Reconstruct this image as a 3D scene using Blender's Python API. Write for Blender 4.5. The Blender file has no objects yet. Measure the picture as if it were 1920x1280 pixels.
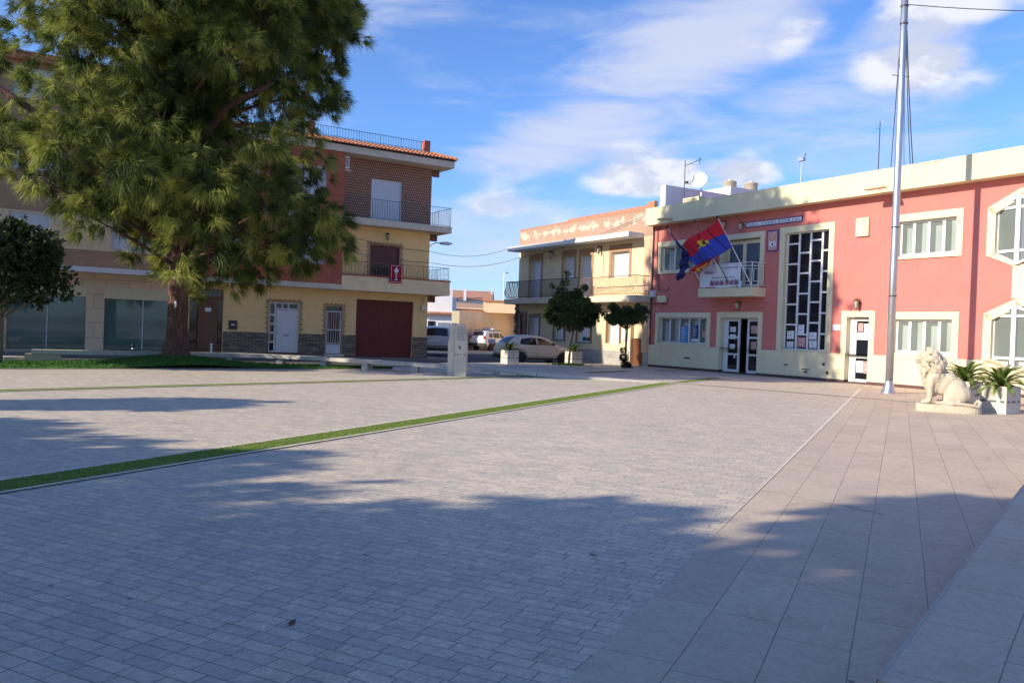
import bpy, bmesh, math, random
import numpy as np
from mathutils import Vector, Matrix
R = math.radians
C = bpy.context.scene.collection
sc = bpy.context.scene
# ------------------------------------------------------------------ camera
H = 1.5
f_px, roll, pitch = 1550.0, .036, .0116
cam_d = bpy.data.cameras.new('camera'); cam = bpy.data.objects.new('camera', cam_d); C.objects.link(cam)
cam_d.sensor_width = 36; cam_d.lens = f_px/1920*36; cam_d.clip_start = .05; cam_d.clip_end = 3000
Rv = Vector((1, 0, 0)); Fv = Vector((0, math.cos(pitch), -math.sin(pitch))); Uv = Vector((0, math.sin(pitch), math.cos(pitch)))
ix = Rv*math.cos(roll)+Uv*math.sin(roll); iy = -Rv*math.sin(roll)+Uv*math.cos(roll)
mw = Matrix((ix, iy, -Fv)).transposed().to_4x4(); mw.translation = (0, 0, H); cam.matrix_world = mw
sc.camera = cam
# ------------------------------------------------------------------ light
SUN_AZ, SUN_EL = 64.0, 26.0           # direction the light travels (clockwise from +Y), elevation
sun_d = bpy.data.lights.new('sun', 'SUN'); sun_d.energy = 5.0; sun_d.angle = R(.55); sun_d.color = (1, .88, .70)
sun = bpy.data.objects.new('sun', sun_d); C.objects.link(sun)
tr = Vector((math.sin(R(SUN_AZ))*math.cos(R(SUN_EL)), math.cos(R(SUN_AZ))*math.cos(R(SUN_EL)), -math.sin(R(SUN_EL))))
sun.rotation_euler = tr.to_track_quat('-Z', 'Y').to_euler(); sun.location = (-30, -15, 40)
sc.view_settings.view_transform = 'Standard'; sc.view_settings.look = 'None'
sc.view_settings.exposure = .42; sc.view_settings.gamma = 1
world = bpy.data.worlds.new('World'); sc.world = world; world.use_nodes = True
nt = world.node_tree; nt.nodes.clear()
def N(nt, t, **k):
    n = nt.nodes.new(t)
    for a, b in k.items():
        if a.startswith('i_'):
            key = a[2:]; key = int(key) if key.isdigit() else key.replace('_', ' ')
            n.inputs[key].default_value = b
        else: setattr(n, a, b)
    return n
def math_n(nt, op, a, b=None, c=None, clamp=False):
    n = nt.nodes.new('ShaderNodeMath'); n.operation = op; n.use_clamp = clamp
    for i, v in enumerate((a, b, c)):
        if v is None: continue
        if isinstance(v, (int, float)): n.inputs[i].default_value = v
        else: nt.links.new(v, n.inputs[i])
    return n.outputs[0]
def build_sky():
    L = nt.links.new
    out = N(nt, 'ShaderNodeOutputWorld'); bg = N(nt, 'ShaderNodeBackground'); bg.inputs['Strength'].default_value = .09
    sky = N(nt, 'ShaderNodeTexSky', sky_type='NISHITA', sun_disc=False, sun_elevation=R(SUN_EL), sun_rotation=R(180+SUN_AZ),
            altitude=50, air_density=1.0, dust_density=.6, ozone_density=2.2)
    tc = N(nt, 'ShaderNodeTexCoord')
    d = tc.outputs['Generated']
    sep = N(nt, 'ShaderNodeSeparateXYZ'); L(d, sep.inputs[0])
    def blob(az, el, ra, rb, rot, s):
        a, e = R(az), R(el)
        c = Vector((math.sin(a)*math.cos(e), math.cos(a)*math.cos(e), math.sin(e)))
        t = Vector((math.cos(a), -math.sin(a), 0)); u = c.cross(t)*-1
        if u.z < 0: u = -u
        rr = R(rot)
        e1 = (t*math.cos(rr)+u*math.sin(rr))/math.sin(R(ra)); e2 = (-t*math.sin(rr)+u*math.cos(rr))/math.sin(R(rb))
        d1 = N(nt, 'ShaderNodeVectorMath', operation='DOT_PRODUCT'); L(d, d1.inputs[0]); d1.inputs[1].default_value = e1
        d2 = N(nt, 'ShaderNodeVectorMath', operation='DOT_PRODUCT'); L(d, d2.inputs[0]); d2.inputs[1].default_value = e2
        o1 = math_n(nt, 'MULTIPLY', d1.outputs['Value'], d1.outputs['Value'])
        r2 = math_n(nt, 'MULTIPLY_ADD', d2.outputs['Value'], d2.outputs['Value'], o1)
        fr = N(nt, 'ShaderNodeVectorMath', operation='DOT_PRODUCT'); L(d, fr.inputs[0]); fr.inputs[1].default_value = c
        m = math_n(nt, 'MULTIPLY_ADD', r2, -1.0, 1.0, True)
        m = math_n(nt, 'MULTIPLY', m, math_n(nt, 'GREATER_THAN', fr.outputs['Value'], 0.0))
        return math_n(nt, 'MULTIPLY', m, s)
    def total(lst):
        acc = 0.0
        for b in lst: acc = math_n(nt, 'ADD', blob(*b), acc)
        return acc
    # heaped clouds: azimuth, elevation, half axes, tilt, weight
    cum = total([(18.3, 19.6, 3.2, 1.8, 30, .75), (14.9, 19.4, 1.3, 1.4, 10, .5), (24.8, 18.6, 5.5, 3.2, 12, .8), (26.5, 16.0, 5.5, 2.2, -10, .75),
                 (30.0, 21.5, 8, 2.8, -5, .85), (8.3, 11.6, 5.2, 2.4, 4, .75), (15.5, 11.6, 3.0, 1.9, -5, .7), (12.5, 10.5, 7, 1.6, 0, .6), (-1.0, 11.6, 3.8, 1.8, 10, .5),
                 (20.5, 12.9, 4.5, 1.6, 0, .45), (3, 9.3, 9, 2.3, 5, .42), (8, 7.4, 7, 1.6, 0, .45), (-2, 8.6, 3.2, 1.8, 0, .4),])
    cir = total([(8.5, 16.5, 15, 3.3, 26, .8), (12, 19.5, 11, 4.2, 18, .8), (17, 14.8, 12, 2.6, 8, .62), (2, 12.6, 9, 2.6, 14, .7), (-5.5, 16.4, 4, 1.4, -20, .45),
                 (-8.0, 21.5, 6, 2.4, 10, .6), (25, 12.5, 10, 2.4, 5, .55), (-1, 6.0, 12, 3.5, 0, .55), (17, 23, 14, 3, 10, .7), (3, 7, 14, 3, 3, .5)])
    def noise(scale, detail, rough, vec, dist=0.0):
        n = N(nt, 'ShaderNodeTexNoise'); n.inputs['Scale'].default_value = scale; n.inputs['Detail'].default_value = detail
        n.inputs['Roughness'].default_value = rough; n.inputs['Distortion'].default_value = dist; L(vec, n.inputs['Vector']); return n.outputs['Fac']
    mp = N(nt, 'ShaderNodeMapping'); mp.inputs['Scale'].default_value = (1, 1, 1.9); L(d, mp.inputs[0])
    n1 = noise(9, 9, .58, mp.outputs[0], .15)
    mp3 = N(nt, 'ShaderNodeMapping'); mp3.inputs['Scale'].default_value = (1, 1, 1.9); mp3.inputs['Location'].default_value = (0.012, 0, .028); L(d, mp3.inputs[0])
    n1b = noise(9, 6, .58, mp3.outputs[0], .15)
    mp2 = N(nt, 'ShaderNodeMapping'); mp2.inputs['Rotation'].default_value = (0, R(24), 0); mp2.inputs['Scale'].default_value = (1.1, 1.1, 5.5); L(d, mp2.inputs[0])
    n2 = noise(4.5, 10, .62, mp2.outputs[0], .7)
    def mr(v, a, b, smooth=True):
        m = N(nt, 'ShaderNodeMapRange'); m.interpolation_type = 'SMOOTHSTEP' if smooth else 'LINEAR'
        L(v, m.inputs['Value']); m.inputs['From Min'].default_value = a; m.inputs['From Max'].default_value = b; return m.outputs['Result']
    dc = mr(math_n(nt, 'ADD', n1, cum), .82, 1.38)
    di = mr(math_n(nt, 'ADD', math_n(nt, 'MULTIPLY', n2, 1.7), math_n(nt, 'MULTIPLY', cir, .55)), .80, 1.78)
    di = math_n(nt, 'MULTIPLY', di, .85)
    hz = mr(sep.outputs['Z'], .16, -.02); hz = math_n(nt, 'MULTIPLY', hz, .35)
    skyc = N(nt, 'ShaderNodeMix', data_type='RGBA', blend_type='MULTIPLY'); skyc.inputs['Factor'].default_value = 1
    L(sky.outputs[0], skyc.inputs['A']); skyc.inputs['B'].default_value = (.93, 1.29, 1.92, 1)
    def mix(fac, a, b):
        m = N(nt, 'ShaderNodeMix', data_type='RGBA'); L(fac, m.inputs['Factor'])
        for s_, v in (('A', a), ('B', b)):
            if isinstance(v, tuple): m.inputs[s_].default_value = v
            else: L(v, m.inputs[s_])
        return m.outputs['Result']
    c0 = mix(hz, skyc.outputs['Result'], (5.2, 6.6, 8.3, 1))
    c1 = mix(di, c0, (5.9, 6.3, 7.8, 1))
    shade = mr(math_n(nt, 'SUBTRACT', n1, n1b), -.07, .09)
    cc = mix(shade, (5.6, 6.0, 7.2, 1), (7.9, 8.0, 8.5, 1))
    c2 = mix(math_n(nt, 'MULTIPLY', dc, .92), c1, cc)
    L(c2, bg.inputs['Color']); L(bg.outputs[0], out.inputs['Surface'])
build_sky()
# ------------------------------------------------------------------ materials
MAT = {}
def base_mat(name):
    m = bpy.data.materials.new(name); m.use_nodes = True; t = m.node_tree
    b = t.nodes['Principled BSDF']; MAT[name] = m; return m, t, b
def vmul(c, k): return tuple(min(1, max(0, x*k)) for x in c[:3])+(1,)
def M(name, col, rough=.8, var=.12, scale=2.0, bump=.0, bscale=30, metal=0, col2=None, stain=0.0, spec=None, stretch=None):
    m, t, b = base_mat(name); L = t.links.new
    tc = N(t, 'ShaderNodeTexCoord'); vec = tc.outputs['Object']
    if stretch:
        mp = N(t, 'ShaderNodeMapping'); mp.inputs['Scale'].default_value = stretch; L(vec, mp.inputs[0]); vec = mp.outputs[0]
    n = N(t, 'ShaderNodeTexNoise'); n.inputs['Scale'].default_value = scale; n.inputs['Detail'].default_value = 8; n.inputs['Roughness'].default_value = .65; L(vec, n.inputs['Vector'])
    rp = N(t, 'ShaderNodeValToRGB'); L(n.outputs['Fac'], rp.inputs[0])
    rp.color_ramp.elements[0].position = .3; rp.color_ramp.elements[1].position = .7
    rp.color_ramp.elements[0].color = vmul(col, 1-var) if col2 is None else tuple(col)+(1,)
    rp.color_ramp.elements[1].color = vmul(col, 1+var) if col2 is None else tuple(col2)+(1,)
    outc = rp.outputs[0]
    if stain:
        mp = N(t, 'ShaderNodeMapping'); mp.inputs['Scale'].default_value = (2.2, 2.2, .35); L(tc.outputs['Object'], mp.inputs[0])
        n3 = N(t, 'ShaderNodeTexNoise'); n3.inputs['Scale'].default_value = 1.6; n3.inputs['Detail'].default_value = 7; n3.inputs['Roughness'].default_value = .7; L(mp.outputs[0], n3.inputs['Vector'])
        r3 = N(t, 'ShaderNodeMapRange'); L(n3.outputs['Fac'], r3.inputs['Value']); r3.inputs['From Min'].default_value = .5; r3.inputs['From Max'].default_value = .78
        r3.inputs['To Max'].default_value = stain
        mx = N(t, 'ShaderNodeMix', data_type='RGBA'); L(r3.outputs[0], mx.inputs['Factor']); L(outc, mx.inputs['A']); mx.inputs['B'].default_value = vmul(col, .45)
        outc = mx.outputs['Result']
    L(outc, b.inputs['Base Color'])
    b.inputs['Roughness'].default_value = rough; b.inputs['Metallic'].default_value = metal
    if spec is not None: b.inputs['Specular IOR Level'].default_value = spec
    if bump:
        n2 = N(t, 'ShaderNodeTexNoise'); n2.inputs['Scale'].default_value = bscale; n2.inputs['Detail'].default_value = 5; L(vec, n2.inputs['Vector'])
        bp = N(t, 'ShaderNodeBump'); bp.inputs['Strength'].default_value = bump; bp.inputs['Distance'].default_value = .02; L(n2.outputs['Fac'], bp.inputs['Height']); L(bp.outputs[0], b.inputs['Normal'])
    return m
def BR(name, c1, c2, mortar, bw, bh, ms=.01, rot=0.0, plane='xz', rough=.85, bump=.5, offset=.5, tint=.25, tscale=.5, shift=(0, 0), squash=1.0, spec=.3, vary=.5, grain=.15, rnd=False, dirt=0.0):
    m, t, b = base_mat(name); L = t.links.new
    tc = N(t, 'ShaderNodeTexCoord'); sp = N(t, 'ShaderNodeSeparateXYZ'); L(tc.outputs['Object'], sp.inputs[0])
    cb = N(t, 'ShaderNodeCombineXYZ')
    if plane == 'xz':
        L(math_n(t, 'ADD', sp.outputs['X'], sp.outputs['Y']), cb.inputs['X']); L(sp.outputs['Z'], cb.inputs['Y'])
    else:
        L(sp.outputs['X'], cb.inputs['X']); L(sp.outputs['Y'], cb.inputs['Y'])
    mp = N(t, 'ShaderNodeMapping'); mp.inputs['Rotation'].default_value = (0, 0, rot); mp.inputs['Location'].default_value = (shift[0], shift[1], 0); L(cb.outputs[0], mp.inputs[0])
    bvec = mp.outputs[0]
    if rnd:
        s2 = N(t, 'ShaderNodeSeparateXYZ'); L(bvec, s2.inputs[0])
        row = math_n(t, 'FLOOR', math_n(t, 'DIVIDE', s2.outputs['Y'], bh))
        wn = N(t, 'ShaderNodeTexWhiteNoise', noise_dimensions='1D'); L(row, wn.inputs['W'])
        wob = N(t, 'ShaderNodeTexNoise'); wob.inputs['Scale'].default_value = 1.3; L(bvec, wob.inputs['Vector'])
        x2 = math_n(t, 'MULTIPLY_ADD', wn.outputs['Value'], bw, s2.outputs['X']); y2 = math_n(t, 'MULTIPLY_ADD', math_n(t, 'SUBTRACT', wob.outputs['Fac'], .5), .014, s2.outputs['Y'])
        c2_ = N(t, 'ShaderNodeCombineXYZ'); L(x2, c2_.inputs['X']); L(y2, c2_.inputs['Y']); bvec = c2_.outputs[0]; offset = 0.0
    br = N(t, 'ShaderNodeTexBrick'); br.inputs['Scale'].default_value = 1; br.inputs['Brick Width'].default_value = bw; br.inputs['Row Height'].default_value = bh
    br.inputs['Mortar Size'].default_value = ms; br.inputs['Mortar Smooth'].default_value = .15; br.inputs['Bias'].default_value = 0; br.offset = offset
    br.inputs['Color1'].default_value = c1+(1,); br.inputs['Color2'].default_value = c2+(1,); br.inputs['Mortar'].default_value = mortar+(1,)
    L(bvec, br.inputs['Vector'])
    n = N(t, 'ShaderNodeTexNoise'); n.inputs['Scale'].default_value = tscale; n.inputs['Detail'].default_value = 8; n.inputs['Roughness'].default_value = .7; L(mp.outputs[0], n.inputs['Vector'])
    n2 = N(t, 'ShaderNodeTexNoise'); n2.inputs['Scale'].default_value = 11; n2.inputs['Detail'].default_value = 10; n2.inputs['Roughness'].default_value = .75; n2.inputs['Distortion'].default_value = 2.2; L(mp.outputs[0], n2.inputs['Vector'])
    v = math_n(t, 'MULTIPLY_ADD', n.outputs['Fac'], 2*tint, 1-tint)
    v2 = math_n(t, 'MULTIPLY_ADD', n2.outputs['Fac'], 2*grain, 1-grain)
    v = math_n(t, 'MULTIPLY', v, v2)
    mx = N(t, 'ShaderNodeMix', data_type='RGBA', blend_type='MULTIPLY'); mx.inputs['Factor'].default_value = 1
    L(br.outputs['Color'], mx.inputs['A']); gc = N(t, 'ShaderNodeCombineColor'); [L(v, gc.inputs[i]) for i in range(3)]; L(gc.outputs[0], mx.inputs['B'])
    res = mx.outputs['Result']
    if dirt:
        nd = N(t, 'ShaderNodeTexNoise'); nd.inputs['Scale'].default_value = 1.1; nd.inputs['Detail'].default_value = 12; nd.inputs['Roughness'].default_value = .8; nd.inputs['Distortion'].default_value = 1.2; L(tc.outputs['Object'], nd.inputs['Vector'])
        rd = N(t, 'ShaderNodeMapRange'); L(nd.outputs['Fac'], rd.inputs['Value']); rd.inputs['From Min'].default_value = .52; rd.inputs['From Max'].default_value = .72; rd.inputs['To Max'].default_value = dirt
        md = N(t, 'ShaderNodeMix', data_type='RGBA', blend_type='MULTIPLY'); L(rd.outputs[0], md.inputs['Factor']); L(res, md.inputs['A']); md.inputs['B'].default_value = (.52, .50, .47, 1)
        vo = N(t, 'ShaderNodeTexVoronoi'); vo.inputs['Scale'].default_value = 1.7; L(tc.outputs['Object'], vo.inputs['Vector'])
        rv = N(t, 'ShaderNodeMapRange'); L(vo.outputs['Distance'], rv.inputs['Value']); rv.inputs['From Min'].default_value = .035; rv.inputs['From Max'].default_value = .02
        rv2 = math_n(t, 'MULTIPLY', rv.outputs[0], dirt*1.3, None, True)
        mv = N(t, 'ShaderNodeMix', data_type='RGBA'); L(rv2, mv.inputs['Factor']); L(md.outputs['Result'], mv.inputs['A']); mv.inputs['B'].default_value = (.07, .065, .06, 1); res = mv.outputs['Result']
    L(res, b.inputs['Base Color']); b.inputs['Roughness'].default_value = rough; b.inputs['Specular IOR Level'].default_value = spec
    bp = N(t, 'ShaderNodeBump'); bp.inputs['Strength'].default_value = bump; bp.inputs['Distance'].default_value = .008
    hh = math_n(t, 'MULTIPLY_ADD', br.outputs['Fac'], -1.0, math_n(t, 'MULTIPLY', n2.outputs['Fac'], .6)); L(hh, bp.inputs['Height']); L(bp.outputs[0], b.inputs['Normal'])
    return m
def GL(name, col, rough=.06, ior=1.5, coat=.0):
    m, t, b = base_mat(name); L = t.links.new
    tc = N(t, 'ShaderNodeTexCoord'); n = N(t, 'ShaderNodeTexNoise'); n.inputs['Scale'].default_value = .8; L(tc.outputs['Object'], n.inputs['Vector'])
    rp = N(t, 'ShaderNodeValToRGB'); L(n.outputs['Fac'], rp.inputs[0]); rp.color_ramp.elements[0].color = vmul(col, .75); rp.color_ramp.elements[1].color = vmul(col, 1.25)
    L(rp.outputs[0], b.inputs['Base Color']); b.inputs['Roughness'].default_value = rough; b.inputs['IOR'].default_value = ior
    n2 = N(t, 'ShaderNodeTexNoise'); n2.inputs['Scale'].default_value = 1.5; L(tc.outputs['Object'], n2.inputs['Vector'])
    bp = N(t, 'ShaderNodeBump'); bp.inputs['Strength'].default_value = .05; bp.inputs['Distance'].default_value = .02; L(n2.outputs['Fac'], bp.inputs['Height']); L(bp.outputs[0], b.inputs['Normal'])
    return m
def LEAF(name, c1, c2, scale=1.2, trans=.25, rough=.6):
    m, t, b = base_mat(name); L = t.links.new
    tc = N(t, 'ShaderNodeTexCoord'); n = N(t, 'ShaderNodeTexNoise'); n.inputs['Scale'].default_value = scale; n.inputs['Detail'].default_value = 6; n.inputs['Roughness'].default_value = .7; L(tc.outputs['Object'], n.inputs['Vector'])
    rp = N(t, 'ShaderNodeValToRGB'); L(n.outputs['Fac'], rp.inputs[0]); rp.color_ramp.elements[0].position = .33; rp.color_ramp.elements[1].position = .67
    rp.color_ramp.elements[0].color = c1+(1,); rp.color_ramp.elements[1].color = c2+(1,)
    L(rp.outputs[0], b.inputs['Base Color']); b.inputs['Roughness'].default_value = rough; b.inputs['Specular IOR Level'].default_value = .25
    tl = N(t, 'ShaderNodeBsdfTranslucent'); L(rp.outputs[0], tl.inputs['Color'])
    mx = N(t, 'ShaderNodeMixShader'); mx.inputs[0].default_value = trans; L(b.outputs[0], mx.inputs[1]); L(tl.outputs[0], mx.inputs[2])
    L(mx.outputs[0], t.nodes['Material Output'].inputs['Surface'])
    return m
M('pink', (.60, .185, .155), .85, .07, .9, .2, 60, stain=.22)
M('cream', (.72, .64, .41), .85, .07, .8, .12, 60, stain=.22)
M('cream_trim', (.72, .64, .42), .8, .04, 1.0, .08, 60, stain=.05)
M('yellow', (.95, .65, .29), .85, .10, .9, .15, 50, stain=.15)
M('yellowcream', (.90, .70, .41), .85, .08, 1.0, .1, 50, stain=.15)
M('peach', (.66, .43, .28), .85, .12, 1.2, .2, 30, stain=.25)
M('oldbrick', (.44, .21, .13), .85, .25, 5, .2, 30)
M('surround', (.40, .23, .14), .8, .3, 9, .2, 40)
M('beige', (.78, .59, .38), .85, .08, .9, .12, 40, stain=.18)
M('beige_stone', (.44, .36, .27), .6, .08, 1.5, .08, 30, stain=.12)
M('oldcream', (.74, .60, .38), .85, .08, 1.1, .15, 40, stain=.16)
M('white', (.70, .70, .69), .6, .04, 1.5)
M('whitewall', (.74, .73, .72), .85, .06, 1.0, .1, 40, stain=.15)
M('shutter', (.68, .70, .74), .5, .05, 1.0)
M('slabwhite', (.66, .57, .44), .75, .12, 2.5, .1, 25, stain=.2)
M('darkbase', (.10, .045, .045), .7, .2, 3)
M('dark', (.02, .02, .022), .5, .2, 3)
M('black', (.012, .012, .013), .35, .1, 3)
M('metal', (.50, .53, .56), .42, .08, 4, .05, 60, metal=.85)
M('iron', (.05, .055, .06), .5, .2, 5)
M('rail_blue', (.06, .13, .15), .5, .15, 5)
M('rail_brown', (.22, .13, .08), .6, .2, 5)
M('brown_wood', (.16, .06, .025), .45, .3, 3, .1, 40, stretch=(6, 6, .6))
M('garage', (.15, .018, .014), .6, .2, 2, stretch=(4, 4, .5))
M('brown_shut', (.14, .045, .025), .5, .15, 2)
M('terracotta', (.50, .20, .095), .75, .3, 4, .2, 30)
M('rust', (.22, .09, .045), .8, .3, 3)
M('bark', (.035, .020, .016), .95, .5, 4.5, 1.0, 9, col2=(.18, .088, .062), stretch=(3.2, 3.2, .55))
M('bark2', (.16, .13, .10), .95, .3, 6, .6, 15, stretch=(2, 2, .5))
M('lion', (.55, .47, .35), .85, .14, 7, .8, 30, stain=.5)
M('planter', (.62, .57, .49), .8, .10, 4, .3, 50, stain=.12)
M('stonewhite', (.50, .47, .41), .8, .12, 3, .2, 30, stain=.25)
M('monument', (.52, .48, .40), .75, .15, 3, .2, 25, stain=.25)
M('greytile', (.12, .13, .14), .5, .2, 8)
M('asphalt', (.060, .060, .066), .9, .2, 1.2, .3, 60)
M('sidewalk', (.20, .185, .17), .85, .15, 1.5, .2, 30)
M('grout_light', (.50, .44, .37), .85, .15, 3, .1, 30)
M('edging', (.66, .58, .47), .85, .15, 3, .1, 30)
M('earth', (.20, .16, .11), .95, .25, .2, .2, 10)
M('carpaint_beige', (.66, .58, .48), .28, .03, 2, metal=.15)
M('carpaint_white', (.66, .67, .69), .3, .03, 2)
M('tyre', (.012, .012, .013), .85, .1, 5)
M('rim', (.42, .43, .45), .35, .1, 5, metal=.8)
M('redlamp', (.35, .02, .02), .25, .1, 4)
M('bluepaint', (.03, .10, .40), .5, .1, 4)
M('flagred', (.62, .012, .03), .75, .06, 3)
M('flagblue', (.035, .06, .42), .75, .08, 3)
M('flagnavy', (.012, .018, .11), .75, .1, 3)
M('flagyellow', (.72, .45, .02), .75, .08, 3)
M('paperwhite', (.72, .74, .76), .7, .05, 6)
M('paperblue', (.05, .25, .55), .6, .2, 6)
M('paperpink', (.62, .33, .30), .6, .2, 6)
M('inkblue', (.02, .03, .18), .5, .1, 5)
M('inkpurple', (.20, .02, .16), .5, .1, 5)
M('tileorange', (.62, .35, .22), .5, .3, 9)
M('redcloth', (.48, .015, .03), .8, .1, 4)
M('frond', (.055, .09, .025), .5, .3, 3)
M('soil', (.05, .035, .02), .95, .2, 10)
M('brass', (.20, .13, .06), .4, .2, 5, metal=.6)
M('lampglass', (.55, .50, .38), .3, .1, 5)
M('teal', (.10, .28, .26), .7, .1, 5)
GL('glass_dark', (.012, .014, .02), .04)
GL('glass_curtain', (.16, .185, .17), .08)
GL('curtain', (.34, .39, .36), .2)
GL('glass_shop', (.085, .15, .13), .05, 1.6)
GL('glass_blue', (.10, .14, .17), .05)
GL('car_glass', (.012, .016, .022), .03)
BR('redbrick', (.56, .12, .065), (.40, .085, .05), (.34, .17, .11), .24, .065, .010, bump=.4, tint=.2)
BR('tanbrick', (.60, .34, .20), (.46, .26, .16), (.30, .22, .16), .24, .055, .010, bump=.4, tint=.2)
BR('lattice', (.60, .36, .25), (.48, .28, .19), (.20, .10, .07), .12, .13, .030, bump=.8, tint=.15)
BR('stoneclad', (.38, .28, .20), (.15, .13, .11), (.03, .028, .028), .34, .085, .010, bump=1.0, tint=.35, tscale=3)
BR('bricktrim', (.42, .24, .12), (.34, .19, .10), (.52, .40, .24), .12, .11, .02, bump=.5, tint=.2)
BR('beigetile', (.76, .57, .38), (.68, .52, .36), (.24, .19, .14), .9, .62, .008, bump=.3, tint=.12)
BR('greystone', (.42, .39, .35), (.30, .28, .26), (.46, .43, .39), .42, .28, .012, bump=.4, tint=.3, tscale=4)
BR('paver', (.66, .55, .415), (.50, .445, .37), (.13, .125, .12), .21, .098, .0028, rnd=True, dirt=.55, rot=R(27), plane='xy', bump=.55, tint=.16, tscale=.35, rough=.62, spec=.4, grain=.75)
BR('slab', (.57, .46, .345), (.50, .40, .31), (.27, .215, .17), .92, .3615, .0036, rnd=True, dirt=.6, rot=R(-64.8), plane='xy', bump=.35, tint=.16, tscale=.7, rough=.66, shift=(.1, .196), spec=.4, grain=.5)
BR('slab2', (.60, .48, .365), (.54, .43, .335), (.25, .20, .16), .80, .42, .0036, rnd=True, dirt=.6, rot=R(-53.6), plane='xy', bump=.35, tint=.16, tscale=.7, rough=.66, shift=(.1, .06), spec=.4, grain=.5)
LEAF('needle', (.12, .15, .030), (.07, .10, .022), 1.0, .3)
LEAF('needle_light', (.42, .42, .10), (.27, .31, .06), 1.6, .35)
LEAF('needle_dark', (.028, .05, .016), (.045, .07, .02), 1.6, .2)
LEAF('needle_brown', (.12, .05, .02), (.08, .03, .015), 2, .2)
LEAF('leaf_dark', (.022, .038, .014), (.045, .07, .022), 2.0, .15, .45)
LEAF('leaf_mid', (.055, .085, .026), (.11, .14, .04), 2.0, .2, .5)
LEAF('grass', (.045, .13, .02), (.08, .20, .035), 2.5, .2, .8)
LEAF('grass_strip', (.17, .24, .045), (.23, .31, .07), 5, .2, .8)
LEAF('frondleaf', (.10, .16, .03), (.22, .28, .06), 3, .15, .45)
# peeling parapet plaster
def peel():
    m, t, b = base_mat('peel'); L = t.links.new
    tc = N(t, 'ShaderNodeTexCoord'); sp = N(t, 'ShaderNodeSeparateXYZ'); L(tc.outputs['Object'], sp.inputs[0])
    n = N(t, 'ShaderNodeTexNoise'); n.inputs['Scale'].default_value = 1.5; n.inputs['Detail'].default_value = 12; n.inputs['Roughness'].default_value = .72; L(tc.outputs['Object'], n.inputs['Vector'])
    band = math_n(t, 'ABSOLUTE', math_n(t, 'SUBTRACT', sp.outputs['Z'], 7.55))
    v = math_n(t, 'SUBTRACT', n.outputs['Fac'], math_n(t, 'MULTIPLY', band, .42))
    r = N(t, 'ShaderNodeMapRange'); L(v, r.inputs['Value']); r.inputs['From Min'].default_value = .42; r.inputs['From Max'].default_value = .47
    mx = N(t, 'ShaderNodeMix', data_type='RGBA'); L(r.outputs[0], mx.inputs['Factor']); mx.inputs['A'].default_value = (.40, .26, .19, 1); mx.inputs['B'].default_value = (.56, .48, .37, 1)
    L(mx.outputs['Result'], b.inputs['Base Color']); b.inputs['Roughness'].default_value = .9
    bp = N(t, 'ShaderNodeBump'); bp.inputs['Strength'].default_value = .5; bp.inputs['Distance'].default_value = .03; L(r.outputs[0], bp.inputs['Height']); L(bp.outputs[0], b.inputs['Normal'])
peel()
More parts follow.
